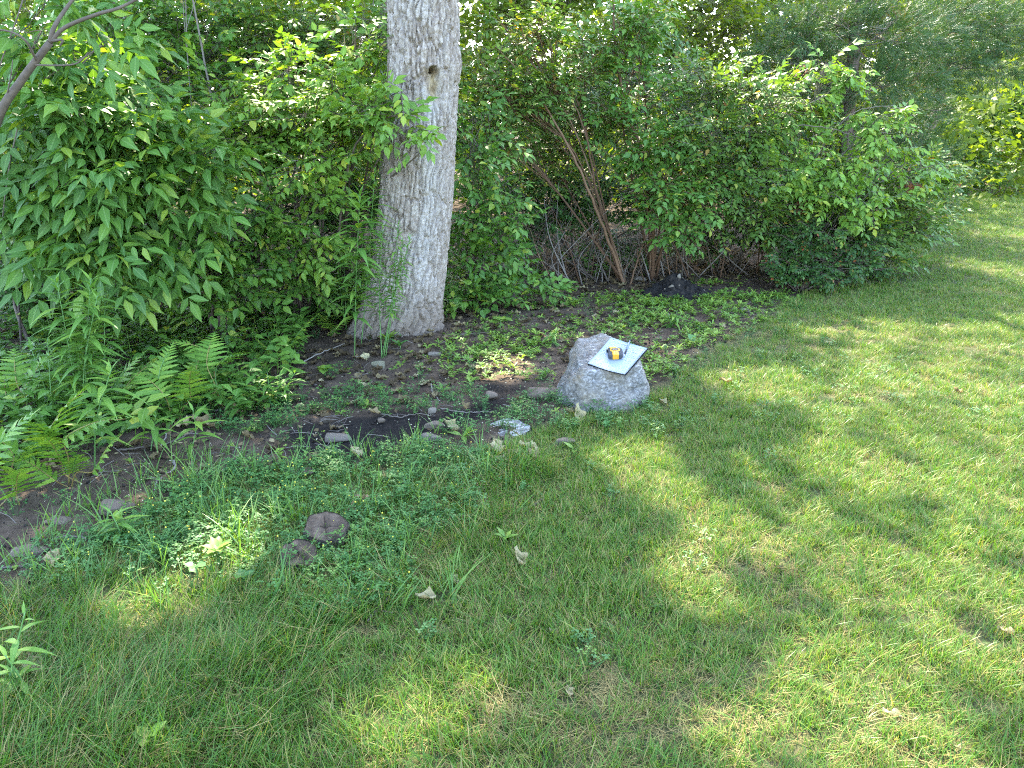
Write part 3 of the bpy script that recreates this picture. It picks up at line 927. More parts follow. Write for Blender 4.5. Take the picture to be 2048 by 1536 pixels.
# trees and shrubs, left to right, front to back
shrub('ash_bush', 'bushy ash sapling with large compound leaves above the ferns', 'shrub', 'ash', (285, 655),
      [(200, 250, 5.1, 150, 80), (265, 330, 4.9, 150, 85), (130, 390, 5.0, 110, 90), (310, 420, 4.9, 110, 80), (225, 470, 4.8, 140, 65), (90, 300, 5.3, 90, 90), (340, 350, 5.0, 70, 60), (60, 480, 5.2, 80, 60), (150, 150, 5.5, 110, 60)],
      dens=.95, stems=[([(285, 660), (270, 590, 5.8), (235, 500, 5.4), (215, 380, 5.3)], .02, .008), ([(288, 660), (300, 560, 5.9), (330, 440, 5.6)], .018, .006), ([(292, 662), (330, 590, 6.0), (370, 490, 5.9)], .012, .005)], stem=M['twig'])
shrub('viburnum_shrub', 'bright green viburnum drooping in tiers left of the big trunk', 'shrub', 'viburnum', (600, 640),
      [(540, 255, 6.0, 120, 50), (640, 215, 5.9, 100, 45), (630, 320, 5.7, 100, 38), (520, 330, 5.9, 90, 35), (590, 400, 5.7, 60, 30), (690, 260, 6.1, 60, 35), (610, 475, 5.6, 50, 32), (480, 220, 6.3, 90, 60), (690, 320, 6.3, 40, 25), (575, 150, 6.5, 120, 50)], dens=1.15,
      stems=[([(600, 640), (590, 520, 6.1), (560, 400, 6.1), (540, 270, 6.1)], .015, .005), ([(610, 640), (640, 500, 6.1), (650, 330, 6.0)], .014, .005)])
shrub('viburnum_branch_shrub', 'viburnum whose leafy twigs cross the left edge of the trunk', 'shrub', 'viburnum', (690, 610),
      [(760, 235, 5.45, 55, 20), (785, 215, 5.42, 22, 12), (725, 225, 5.6, 50, 35), (810, 250, 5.42, 30, 12), (822, 300, 5.42, 16, 10), (792, 178, 5.45, 18, 10), (690, 180, 5.8, 60, 60), (730, 120, 6.2, 50, 90)], dens=1.2, nobj=220,
      stems=[([(690, 620), (680, 480, 6.0), (700, 320, 5.8), (760, 240, 5.5), (815, 235, 5.42)], .012, .003)])
shrub('dogwood_shrub', 'low dogwood with pointed leaves filling the space beneath the viburnum', 'shrub', 'dogwood', (430, 690),
      [(430, 520, 5.5, 90, 55), (530, 500, 5.6, 70, 45), (545, 430, 5.6, 45, 40), (470, 440, 5.6, 60, 40), (360, 560, 5.6, 70, 50), (460, 590, 5.6, 80, 40), (560, 560, 5.8, 60, 50), (390, 470, 5.7, 70, 50)], dens=1.1,
      stems=[([(430, 690), (420, 600, 5.9), (460, 500, 5.7), (550, 400, 5.6), (580, 370, 5.55)], .012, .004)])
shrub('yellowing_shrub', 'small shrub with yellowing leaf clusters beside the tall goldenrod', 'shrub', 'viburnum', (640, 640),
      [(620, 490, 5.6, 36, 30), (655, 500, 5.7, 25, 18)], dens=.9, nobj=60)
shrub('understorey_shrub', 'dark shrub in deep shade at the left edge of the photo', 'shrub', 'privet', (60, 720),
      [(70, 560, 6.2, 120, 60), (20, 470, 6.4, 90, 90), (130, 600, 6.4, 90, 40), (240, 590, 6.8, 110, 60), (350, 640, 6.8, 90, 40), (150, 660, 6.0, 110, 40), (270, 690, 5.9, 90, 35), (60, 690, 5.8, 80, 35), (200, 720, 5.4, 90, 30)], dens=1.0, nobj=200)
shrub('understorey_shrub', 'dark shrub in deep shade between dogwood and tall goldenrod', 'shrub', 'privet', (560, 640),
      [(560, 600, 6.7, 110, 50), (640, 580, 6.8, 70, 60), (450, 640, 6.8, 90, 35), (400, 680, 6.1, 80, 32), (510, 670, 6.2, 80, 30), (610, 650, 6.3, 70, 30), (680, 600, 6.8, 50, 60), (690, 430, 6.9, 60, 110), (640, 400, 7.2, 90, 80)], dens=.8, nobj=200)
shrub('hedge_shrub', 'tall honeysuckle filling the corner behind the leaning sapling', 'shrub', 'bigleaf', (120, 560),
      [(60, 120, 7.0, 120, 100), (190, 90, 7.2, 130, 90), (320, 160, 7.0, 110, 90), (330, 60, 7.4, 120, 70), (60, 240, 7.0, 100, 70), (400, 270, 6.8, 80, 60), (420, 130, 7.0, 90, 70)], dens=.9, baseY=7.3, nobj=300)
shrub('hedge_shrub', 'leafy honeysuckle at the top between ash bush and big trunk', 'shrub', 'honey', (520, 560),
      [(470, 100, 7.4, 110, 90), (600, 70, 7.5, 110, 80), (690, 90, 7.4, 90, 90), (420, 330, 6.9, 70, 60), (420, 400, 6.8, 60, 50), (740, 50, 7.3, 60, 80), (740, 330, 7.2, 60, 80)], dens=.9, baseY=7.4)
shrub('bigleaf_shrub', 'broad leaved shrub close against the right side of the trunk', 'shrub', 'dogwood', (960, 600),
      [(950, 430, 6.9, 55, 55), (930, 330, 7.0, 55, 60), (960, 520, 6.8, 65, 50), (1000, 470, 6.9, 45, 50), (940, 240, 7.2, 50, 60), (1020, 550, 6.9, 45, 30), (990, 390, 7.0, 40, 45), (925, 580, 6.8, 40, 30), (960, 590, 6.7, 60, 25), (1060, 585, 6.9, 50, 20)], dens=1.0,
      stems=[([(960, 600), (950, 500, 7.0), (940, 380, 7.1), (945, 230, 7.2)], .012, .004)])
shrub('thicket_shrub', 'honeysuckle right of the trunk with two arching reddish canes', 'shrub', 'honey', (1250, 565),
      [(1010, 180, 7.9, 90, 70), (1120, 260, 8.5, 90, 60), (1000, 270, 8.0, 80, 60), (1130, 150, 8.1, 100, 60), (1060, 90, 8.2, 90, 60), (1090, 340, 8.5, 60, 40)], dens=.9, stem=M['redcane'],
      stems=[([(1252, 570), (1213, 470, 7.9), (1172, 370, 7.8), (1125, 270, 7.8), (1060, 170, 7.9), (990, 90, 8.0)], .017, .006), ([(1246, 566), (1222, 480, 8.0), (1196, 400, 7.95), (1178, 300, 7.9), (1150, 210, 7.9), (1090, 120, 7.9)], .015, .005), ([(1258, 570), (1290, 480, 8.0), (1320, 410, 8.0)], .009, .004)], twigvis=1.0)
shrub('slender_sapling', 'slender brown sapling rising straight from beside the black soil pile', 'sapling', 'dogwood', (1305, 555),
      [(1310, 375, 7.75, 65, 45), (1290, 300, 7.9, 60, 50), (1340, 450, 7.7, 45, 35), (1340, 300, 7.9, 60, 40), (1250, 200, 8.2, 70, 60), (1230, 100, 8.3, 70, 60), (1270, 40, 8.4, 80, 50), (1380, 380, 7.8, 60, 60)], dens=.95, stem=M['redcane'],
      stems=[([(1302, 560), (1307, 470, 8.0), (1300, 370, 8.0), (1283, 300, 8.0), (1255, 225, 8.1), (1234, 130, 8.2), (1228, 50, 8.3), (1226, -60, 8.4)], .020, .009), ([(1306, 450, 8.0), (1340, 400, 7.95)], .007, .003)])
shrub('thicket_shrub', 'dense thicket of pale twiggy honeysuckle above the mossy stone', 'shrub', 'honey', (1440, 525),
      [(1440, 280, 8.1, 90, 60), (1500, 200, 8.2, 90, 60), (1430, 180, 8.4, 90, 60), (1480, 350, 8.0, 90, 50), (1420, 420, 8.1, 70, 40), (1530, 430, 8.0, 70, 40), (1370, 250, 8.3, 60, 60), (1500, 270, 8.0, 60, 40)], dens=.85, stem=M['greytwig'],
      stems=[([(1400, 530), (1470, 430, 8.2), (1560, 330, 8.1)], .011, .004), ([(1440, 528), (1400, 430, 8.3), (1390, 300, 8.3), (1440, 150, 8.4)], .011, .004), ([(1350, 540), (1420, 470, 8.2), (1520, 420, 8.1)], .009, .004), ([(1480, 525), (1500, 400, 8.2), (1560, 250, 8.2), (1650, 190, 8.1)], .010, .003)])
shrub('drooping_shrub', 'honeysuckle with pale drooping leaf tips in front of the cedar trunk', 'shrub', 'viburnum', (1590, 560),
      [(1600, 215, 8.2, 70, 35), (1560, 300, 8.1, 70, 45), (1650, 330, 8.0, 80, 40), (1740, 250, 8.2, 80, 40), (1710, 330, 8.1, 60, 40), (1790, 330, 8.3, 70, 45), (1660, 150, 8.4, 70, 30), (1600, 380, 8.0, 90, 45), (1700, 400, 8.0, 80, 40)], dens=.95, stem=M['greytwig'], droop=.35, rusty=5,
      stems=[([(1590, 565), (1600, 450, 8.3), (1630, 320, 8.3), (1700, 230, 8.2), (1790, 210, 8.2)], .012, .003), ([(1600, 565), (1560, 420, 8.2), (1540, 290, 8.2), (1610, 200, 8.2)], .011, .003), ([(1590, 250, 8.0), (1650, 255, 7.95), (1720, 275, 7.95)], .006, .003)])
shrub('lawn_edge_shrub', 'leafy shrub bulging over the lawn at the far end of hedge', 'shrub', 'honey', (1750, 540),
      [(1740, 420, 8.6, 80, 50), (1800, 400, 8.8, 70, 50), (1780, 460, 8.5, 70, 40), (1700, 470, 8.3, 70, 40), (1830, 360, 9.2, 60, 50), (1850, 430, 9.3, 40, 35), (1760, 510, 8.3, 40, 25)], dens=1.3, baseY=8.9, rusty=8)
shrub('rose_bush', 'low wild rose with tiny bluish leaves at the lawn corner', 'shrub', 'rose', (1600, 578),
      [(1640, 470, 7.9, 80, 45), (1600, 520, 7.75, 50, 40), (1690, 520, 7.9, 75, 40), (1640, 540, 7.7, 70, 28), (1720, 470, 8.1, 50, 40), (1570, 550, 7.75, 30, 22), (1740, 535, 8.1, 45, 22)], dens=.75,
      stems=[([(1600, 580), (1612, 540, 7.8), (1640, 470, 7.8)], .010, .003), ([(1606, 580), (1650, 530, 7.8), (1720, 490, 7.9)], .007, .003), ([(1598, 580), (1590, 520, 7.8)], .007, .003)])
shrub('dark_thicket', 'deep shaded thicket behind the reddish canes', 'shrub', 'privet', (1150, 520),  # filler foliage, added to keep background light out of the low gaps
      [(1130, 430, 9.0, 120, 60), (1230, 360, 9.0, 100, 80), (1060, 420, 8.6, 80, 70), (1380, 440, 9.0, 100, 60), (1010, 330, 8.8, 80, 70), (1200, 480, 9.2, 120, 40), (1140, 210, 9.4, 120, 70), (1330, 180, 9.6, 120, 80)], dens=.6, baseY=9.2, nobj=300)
shrub('dark_thicket', 'deep shaded thicket behind the wild rose', 'shrub', 'privet', (1560, 500),  # second added filler, blocks bright background behind the rose
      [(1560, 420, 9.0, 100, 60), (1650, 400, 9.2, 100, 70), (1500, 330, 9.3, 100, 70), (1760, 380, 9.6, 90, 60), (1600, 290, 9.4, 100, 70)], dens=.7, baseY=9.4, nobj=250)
shrub('woodland_shrub', 'sunny backlit shrub behind the thicket right of the trunk', 'shrub', 'woods', (1050, 420),
      [(1000, 60, 11.5, 110, 90), (1120, 40, 11.8, 120, 80), (1250, 60, 12, 120, 90), (950, 150, 11.2, 60, 100), (1180, 150, 11.6, 120, 60), (1400, 60, 12, 120, 90), (1340, 150, 12, 90, 60), (1560, 40, 13, 120, 90), (1500, 140, 13, 100, 60), (1640, 130, 13.5, 100, 80), (1740, 40, 14, 120, 80), (1720, 220, 13.5, 100, 70)], dens=.75, baseY=11.6, nobj=0)
shrub('woodland_shrub', 'sunny backlit shrub high at the left edge behind bushes', 'shrub', 'woods', (200, 400),
      [(90, 40, 9.6, 120, 70), (250, 50, 9.8, 110, 80), (420, 40, 10, 110, 80), (560, 60, 10.2, 110, 80), (660, 40, 10, 90, 80), (520, 180, 10, 110, 60), (180, 180, 9.6, 100, 60)], dens=.55, baseY=9.9, nobj=0)

# cedars on the right
def cedar(label, trunkpts, r0, lumps, key='juniper', dens=.55, nobj=300):
    base = ground(*trunkpts[0])
    root = empty('cedar_tree', base, label, 'tree', 'cedars at the end of the hedge')
    pth = bez([base - [0, 0, .1]] + [at(*q) for q in trunkpts[1:]], 24)
    Vt, Ft = tube(pth, np.linspace(r0, r0 * .6, len(pth)), 16)
    nn = np.c_[Vt[:, 0] * 60, Vt[:, 1] * 60, Vt[:, 2] * 3]
    Vt = Vt + (fbm(nn, 51, 3) - .5)[:, None] * .02
    obj('trunk', mesh_np('trunk', Vt - base, Ft, [M['cedarbark']], None, None, True), root)
    spec = SPEC[key]
    B = Buf(); allm = []
    for (px, py, Y, rx, ry) in lumps:
        c = at(px, py, Y); s = ((c - CAM) @ FW) / FPX
        rx, ry = rx * s, ry * s; rz = min(.6, .8 * rx)
        j = pth[np.argmin(np.abs(pth[:, 2] - (c[2] - .1)))]
        for q in range(5):
            e = c + rng.normal(0, .5, 3) * np.array([rx, rz, ry])
            bp_ = bez([j + rng.normal(0, .04, 3), (j + e) / 2 + [0, 0, random.uniform(-.05, .12)], e], 9)
            B.add(*tube(bp_, np.linspace(.012, .003, len(bp_)), 5, False), None, random.random())
            for q2 in range(5):
                e2 = bp_[random.randint(3, 8)]
                B.add(*tube(np.array([e2, e2 + rng.normal(0, .09, 3), e2 + rng.normal(0, .17, 3)]), [.004, .003, .0015], 3, False), None, random.random())
        n = int(dens * 420 * math.pi * rx * ry * 1.3) + 4
        d = rng.normal(0, 1, (n, 3)); d /= np.linalg.norm(d, axis=1)[:, None]
        P = c + d * np.array([rx, rz, ry]) * (rng.random(n) ** .5)[:, None]
        D = d + np.array([.2, -.2, .15]) + rng.normal(0, .4, (n, 3))
        fm = frame_m(D, rng.normal(0, 1, (n, 3))) * rng.uniform(.7, 1.2, n)[:, None, None]
        T = np.tile(np.eye(4), (n, 1, 1)); T[:, :3, :3] = fm; T[:, :3, 3] = P
        allm.append(T)
    obj('limbs', B.mesh('limbs', [M['greytwig']], True, base), root)
    mats4 = gather(spec, np.concatenate(allm))
    pj = proj(mats4[:, :3, 3])
    vis = (pj[:, 0] > 0) & (pj[:, 0] < 2048) & (pj[:, 1] > 0)
    cd = np.where(vis, pj[:, 2], 1e6) + rng.uniform(0, .5, len(pj))
    o_ = np.argsort(cd)[:nobj]
    to_obj_leaves(root, base, mats4[o_], spec['mesh'], 'needle_spray')
    msk = np.ones(len(pj), bool); msk[o_] = False
    f = obj('crown', mass('crown', spec['low'], mats4[msk], spec['mat'], base), root); f['kind'] = 'stuff'

cedar('reddish cedar trunk rising through the right end of the hedge', [(1690, 535), (1690, 350, 9.3), (1697, 220, 9.3), (1708, 100, 9.3), (1716, -40, 9.3), (1722, -300, 9.3)], .085,
      [(1640, 60, 9.2, 100, 50), (1760, 70, 9.2, 90, 70), (1800, 160, 9.4, 80, 50), (1740, 180, 9.0, 60, 40), (1680, 20, 9.5, 100, 40), (1570, 100, 9.4, 70, 50), (1850, 60, 9.6, 80, 60), (1820, 240, 9.6, 70, 40), (1620, 170, 9.6, 60, 40), (1780, 300, 9.6, 60, 40)])
cedar('leaning cedar at the hedge corner against the sunlit bushes', [(1836, 440), (1850, 290, 12), (1872, 225, 12), (1893, 120, 12.1), (1910, -60, 12.2)], .085,
      [(1880, 120, 11.8, 90, 50), (1950, 60, 12, 100, 50), (1850, 190, 11.6, 60, 40), (1990, 130, 12.2, 90, 40), (1900, 30, 12, 90, 40), (1870, 330, 11.5, 45, 40), (1860, 390, 11.0, 45, 30), (1880, 365, 10.8, 45, 20), (2030, 50, 12.3, 70, 50), (1830, 290, 11.4, 40, 60)])

# sunlit bushes beyond the lawn crest
shrub('sunlit_shrub', 'sunlit bush at the end of the lawn, lower left of the far bushes', 'shrub', 'lit', (1920, 405),
      [(1915, 300, 19.5, 50, 50), (1960, 330, 19, 45, 40), (1900, 240, 20, 50, 40), (1955, 360, 19, 25, 20), (1930, 360, 18.8, 40, 22), (1880, 350, 18.8, 40, 30)], dens=.9, baseY=20, nobj=200)
shrub('sunlit_shrub', 'sunlit tree of pale narrow leaves at the right edge of the photo', 'shrub', 'litpin', (2000, 370),
      [(1990, 240, 20, 50, 40), (2040, 220, 20, 50, 50), (2030, 265, 20, 40, 30), (1960, 190, 20.5, 60, 40), (2080, 240, 20, 50, 40), (2040, 150, 21, 60, 40), (1920, 170, 21, 60, 50), (1985, 270, 20, 35, 25)], dens=.8, baseY=20.8, nobj=200)
shrub('sunlit_shrub', 'tall sunlit bush behind the leaning cedar', 'shrub', 'woods', (1980, 300),
      [(1900, 60, 23, 120, 90), (2000, 80, 23, 120, 90), (2100, 60, 23, 120, 120), (1930, 260, 24, 90, 60), (1880, 200, 22, 60, 80), (2140, 200, 23, 80, 60)], dens=.55, baseY=23.5, nobj=0)

# the far wood: one mass
def woods():
    n = 12500
    x = rng.uniform(-18, 30, n); y = 14 + rng.gamma(2, 1.8, n) + np.clip(x - 8, 0, None) * .9
    z = rng.uniform(.2, 5.6, n) * (0.6 + .4 * vnoise(np.stack([x * .4, y * .4], 1), 61))
    k_ = n // 2
    y[:k_] = 25 + rng.gamma(2, 2.2, k_) + np.clip(x[:k_] - 8, 0, None) * .9
    x[:k_] = x[:k_] * 1.5
    z[:k_] = rng.uniform(.5, 9.5, k_)
    P = np.stack([x, y, z + terrain(x, y)], 1)
    D = rng.normal(0, 1, (n, 3)) + np.array([0, -.3, 0])
    fm = frame_m(D, np.array([0, -.2, 1.0]) + rng.normal(0, .3, (n, 3))) * (rng.uniform(1.2, 2.0, n) * np.where(np.arange(n) < n // 2, 2.3, 1))[:, None, None]
    T = np.tile(np.eye(4), (n, 1, 1)); T[:, :3, :3] = fm; T[:, :3, 3] = P
    m4 = gather(SPEC['woods'], T)
    o = obj('woods', mass('woods', [leaf_geo(.14, .08, 2, .2, .2)], m4, M['woods'], np.zeros(3)))
    tag(o, 'mass of sunlit yellow green foliage far behind the hedge', kind='stuff')
woods()

# slender trunks of the woods seen through the leaves
def slim_tree(label, pts, r0, r1, mat, lumps, key):
    base = np.array([*at(pts[0][0], pts[0][1], pts[0][2])[:2], 0])
    return shrub('slender_tree', label, 'tree', key, None, lumps, dens=.6, base=base, nobj=120, stem=mat, stemr=r0 * .4,
                 extra=lambda B, b: B.add(*tube(bez([b - [0, 0, .1]] + [at(*q) for q in pts[1:]], 20), np.linspace(r0, r1, 20 // len(pts[1:]) * len(pts[1:]) + 1 if False else len(bez([b] + [at(*q) for q in pts[1:]], 20))), 10), None, .9), group='slender trunks among the leaves')
slim_tree('pale slender tree trunk, left one of the pair at top left', [(285, 400, 7.8), (275, 150, 7.8), (255, 20, 7.8), (245, -120, 7.8)], .05, .04, M['greybark'], [(240, -60, 7.8, 90, 50)], 'bigleaf')
slim_tree('pale slender tree trunk, right one of the pair at top left', [(300, 420, 8.2), (303, 120, 8.2), (314, 0, 8.2), (318, -140, 8.2)], .035, .028, M['greybark'], [(330, -70, 8.2, 90, 50)], 'bigleaf')
slim_tree('dark upright trunk just left of the big trunk', [(770, 420, 8.6), (768, 200, 8.6), (772, 0, 8.6), (775, -160, 8.6)], .075, .06, M['twig'], [(770, -90, 8.6, 90, 50)], 'honey')
slim_tree('thin bare vine stem hanging in the viburnum', [(420, 480, 6.6), (428, 260, 6.6), (408, 120, 6.6), (380, -30, 6.6)], .010, .006, M['greytwig'], [(385, -60, 6.6, 40, 25)], 'honey')
slim_tree('dark leaning trunk in the shade at the left edge', [(90, 640, 6.6), (55, 560, 6.6), (5, 480, 6.6), (-60, 360, 6.6)], .05, .04, M['twig'], [(-60, 330, 6.6, 50, 40)], 'privet')

def leaning():
    base = np.array([*at(-90, 600, 4.6)[:2], 0.0])
    def ex(B, b):
        p = lambda L: bez([at(*q) for q in L], 5 * len(L))
        main = np.concatenate([[b - [0, 0, .05]], p([(-60, 420, 4.5), (-5, 240, 4.4), (40, 165, 4.4), (100, 85, 4.4)])])
        B.add(*tube(main, np.linspace(.026, .017, len(main)), 10), None, .6)
        for L, r in (([(100, 85, 4.4), (108, 55, 4.4), (130, 20, 4.45), (160, -20, 4.5)], .013), ([(100, 85, 4.4), (130, 55, 4.4), (190, 30, 4.4), (240, 15, 4.45), (285, -8, 4.5)], .012),
                     ([(75, 125, 4.4), (50, 80, 4.3), (15, 62, 4.3), (-20, 60, 4.3)], .007), ([(60, 130, 4.4), (140, 130, 4.35), (165, 118, 4.35), (176, 105, 4.35)], .005), ([(105, 82, 4.4), (125, 80, 4.35), (120, 92, 4.35)], .008), ([(10, 210, 4.4), (22, 150, 4.35), (25, 120, 4.35)], .004)):
            q = p(L); B.add(*tube(q, np.linspace(r, r * .55, len(q)), 8), None, .6)
    shrub('leaning_sapling', 'bare forked brown branch of a sapling leaning in at top left', 'sapling', 'ash', None, [(40, 10, 4.7, 55, 18), (190, 80, 4.9, 60, 22), (70, 90, 5.0, 50, 30)], dens=.7, base=base, nobj=120, stem=M['twig'], extra=ex, stemr=.006)
leaning()

# bare canes and dead brush low in the thicket
def brush():
    base = ground(1150, 545)
    root = empty('dead_brush', base, 'tangle of bare dead canes low in the thicket', 'brush')
    for k in range(150):
        px = random.uniform(930, 1560); py = 585 - (px - 930) * .055 + random.uniform(-22, 0)
        g = ground(px, py)
        tl = random.gauss(-.15, .5)
        ln = random.uniform(.5, 1.5)
        e = g + np.array([tl * ln * .8, random.uniform(-.15, .35), ln * random.uniform(.45, .95)])
        p = bez([g, (g + e) / 2 + rng.normal(0, .07, 3), e], 8)
        B = Buf()
        B.add(*tube(p, np.linspace(random.uniform(.004, .010), .002, len(p)), 5), None, random.random())
        for q in range(2):
            s0 = p[random.randint(3, 7)]
            B.add(*tube(np.array([s0, s0 + rng.normal(0, .08, 3), s0 + rng.normal(0, .16, 3)]), [.003, .0025, .0012], 3, False), None, random.random())
        obj('cane', B.mesh('cane', [M[random.choice(['twig', 'redcane', 'greytwig'])]], True, base), root)
brush()

# ------------------------------------------------------------------ goldenrods, ferns, seedlings
GOLD = [leaf_geo(.135, .027, 5, .3, d, 1.5, 0, .35) for d in (.3, .6, .9)]
GOLDM = [mesh_np('leaf', v, f, [M['golden']], u, np.zeros(len(v)), True) for v, f, u in GOLD]
def goldenrod(label, basepx, tips, ls=1.0, step=.022, group='goldenrods at the edge of the woods', leafy=.25):
    base = ground(*basepx)
    root = empty('goldenrod', base, label, 'plant', group)
    for (px, py, dy) in tips:
        tip = at(px, py, base[1] + dy)
        b0 = base + np.array([random.uniform(-.03, .03), random.uniform(-.02, .02), -.02])
        p = bez([b0, (b0 + tip) / 2 + rng.normal(0, .015, 3), tip], 16)
        Vt, Ft = tube(p, np.linspace(.0042, .0018, len(p)), 6)
        obj('stem', mesh_np('stem', Vt - base, Ft, [M['greenstem']], None, None, True), root)
        H = np.linalg.norm(tip - b0); n = int(H / step); az = random.random() * 6
        mats = []
        for k in range(n):
            t = leafy + (1 - leafy) * (k + .5) / n
            az += 2.4
            q = t * (len(p) - 1); i0 = min(int(q), len(p) - 2); pos = p[i0] + (p[i0 + 1] - p[i0]) * (q - i0)
            up = .25 + 1.6 * max(0, t - .86) * 7
            d = np.array([math.cos(az), math.sin(az), up + random.uniform(-.25, .25)])
            s = ls * random.uniform(.8, 1.15) * (1 if t < .82 else max(.3, 1 - (t - .82) * 3.4)) * min(1, .55 + t)
            T = np.eye(4); T[:3, :3] = frame_m(np.array([d]), np.array([[0, 0, 1.0]]))[0] * s * 1.25; T[:3, 3] = pos
            mats.append(T)
        to_obj_leaves(root, base, np.array(mats), GOLDM)
    return root

goldenrod('tall goldenrod stem with drooping narrow leaves just left of the trunk', (708, 715), [(720, 385, -.10)], 1.35, .014)
goldenrod('goldenrod stem closest to the left edge of the trunk', (728, 690), [(750, 340, -.05)], 1.15, .016)
goldenrod('goldenrod standing in shade left of the tallest goldenrod', (690, 660), [(680, 440, .1), (665, 480, .1)], 1.1, .018)
goldenrod('branched willowy goldenrod growing in front of the trunk base', (762, 715), [(765, 455, .0), (797, 445, .0), (822, 470, -.03), (805, 475, .03)], .62, .017, leafy=.35)
goldenrod('goldenrod with two stems left of the ash bush stem', (160, 860), [(113, 560, .1), (182, 555, .1), (195, 590, .05)], 1.15, .016)
goldenrod('goldenrod stem in front of the ash bush', (205, 800), [(210, 600, .1), (160, 610, .1)], 1.0, .018)
goldenrod('short goldenrod among the ferns', (200, 935), [(224, 735, .0)], 1.1, .017)
goldenrod('leafy goldenrod standing left behind the ferns', (120, 870), [(95, 675, .1), (60, 690, .2)], .9, .02)
goldenrod('small goldenrod at the bed edge right of the ferns', (310, 900), [(312, 830, 0)], .95, .016)
goldenrod('small goldenrod with long leaves in the leaf litter', (375, 910), [(386, 820, 0)], 1.0, .02)
goldenrod('goldenrod growing tall beside the wild rose', (1592, 575), [(1640, 265, .2), (1615, 330, .2)], .9, .03, leafy=.1)
goldenrod('low bright goldenrod clump right of the ferns', (545, 810), [(535, 745, 0), (560, 750, 0), (590, 745, .03), (515, 760, 0), (575, 770, -.03)], .85, .013, leafy=.05)
goldenrod('low goldenrod clump below the reddish canes', (1090, 590), [(1075, 560, 0), (1100, 556, 0), (1125, 562, 0)], .8, .015, leafy=.05)
goldenrod('bushy goldenrod seedling in the middle of the weeds', (1345, 655), [(1335, 622, 0), (1355, 620, 0), (1365, 628, 0)], .8, .011, leafy=.02)
goldenrod('goldenrod seedling left of the boulder', (1100, 690), [(1090, 665, 0), (1110, 668, 0)], .75, .011, leafy=.02)
goldenrod('pale green leafy plant in the soil at the left edge', (230, 1085), [(222, 1025, 0), (245, 1035, 0)], .7, .012, leafy=.05)
goldenrod('leafy weed at the bottom left corner of the grass', (30, 1400), [(10, 1310, 0), (50, 1225, .1), (25, 1340, 0)], .62, .02, leafy=.2)

def pinna_geo(L, W, n=9):
    t = np.linspace(0, 1, n + 1)
    V, U = [], []
    for k in range(n + 1):
        w = W * .5 * (1 - t[k] ** 2.2) * (1.0 if k % 2 else .68) + .0006
        z = -.18 * L * t[k] ** 2
        V += [(-w, L * t[k], z + .2 * w), (0, L * t[k], z), (w, L * t[k], z + .2 * w)]
        U += [(0, t[k]), (.5, t[k]), (1, t[k])]
    F = []
    for k in range(n):
        q = 3 * k
        F += [(q, q + 1, q + 4), (q, q + 4, q + 3), (q + 1, q + 2, q + 5), (q + 1, q + 5, q + 4)]
    return np.array(V), np.array(F), np.array(U)
PIN = [pinna_geo(.115, w) for w in (.029, .033, .037)]
PINM = [mesh_np('pinna', v, f, [M['fern']], u, np.zeros(len(v)), True) for v, f, u in PIN]
def fern(label, basepx, fronds, np_=10):
    """fronds: (px, py of the blade's middle, size, dy)"""
    base = ground(*basepx)
    root = empty('fern', base, label, 'fern', 'ferns at the left edge of the bed')
    for (px, py, size, dy) in fronds:
        size *= 1.02
        c = at(px, py, base[1] + dy)
        out = c - base; out[2] = 0
        o = out / (np.linalg.norm(out) + 1e-6) if np.linalg.norm(out) > .03 else np.array([math.cos(px), -.5, 0])
        o = o * .6 + np.array([random.uniform(-.5, .5), random.choice([.45, .35, .3, -.4]), 0]); o /= np.linalg.norm(o)
        tilt = random.uniform(.35, 1.05)
        ax_ = o * math.cos(tilt) + np.array([0, 0, math.sin(tilt)])
        Lb = .26 * size
        s0 = c - ax_ * Lb * .5; e0 = c + ax_ * Lb * .5 - np.array([0, 0, .12 * Lb])
        stp = bez([base + np.array([random.uniform(-.05, .05), random.uniform(-.04, .04), -.01]), (base + s0) / 2 + rng.normal(0, .015, 3), s0, c + np.array([0, 0, .04 * Lb]), e0], 20)
        Vt, Ft = tube(stp, np.linspace(.0032, .0012, len(stp)), 5)
        fr = obj('frond', mesh_np('frond', Vt - base, Ft, [M['fernstem'] if random.random() < .6 else M['greenstem']], None, None, True), root)
        side = np.cross(ax_, [0, 0, 1.0]); side /= np.linalg.norm(side)
        up = np.cross(side, ax_)
        mats = []
        for k in range(np_):
            t = k / (np_ - 1)
            pos = s0 + (c + np.array([0, 0, .04 * Lb]) - s0) * min(1, 2 * t) + (e0 - c) * max(0, 2 * t - 1)
            ll = size * (1.05 * (1 - .78 * t ** 1.3)) * (.85 if k == 0 else 1)
            for sgn in (-1, 1):
                d = side * sgn + ax_ * (.35 + .5 * t) + up * random.uniform(-.15, .12)
                T = np.eye(4); T[:3, :3] = frame_m(np.array([d]), np.array([up + rng.normal(0, .12, 3)]))[0] * ll; T[:3, 3] = pos
                mats.append(T)
        T = np.eye(4); T[:3, :3] = frame_m(np.array([ax_]), np.array([up]))[0] * size * .4; T[:3, 3] = e0
        mats.append(T)
        rr = rng.integers(0, 3, len(mats))
        for q, m4 in enumerate(mats):
            m = m4.copy(); m[:3, 3] -= base
            ob = bpy.data.objects.new('pinna', PINM[rr[q]]); ob.parent = fr; ob.matrix_basis = Matrix(m.tolist()); COL.objects.link(ob)

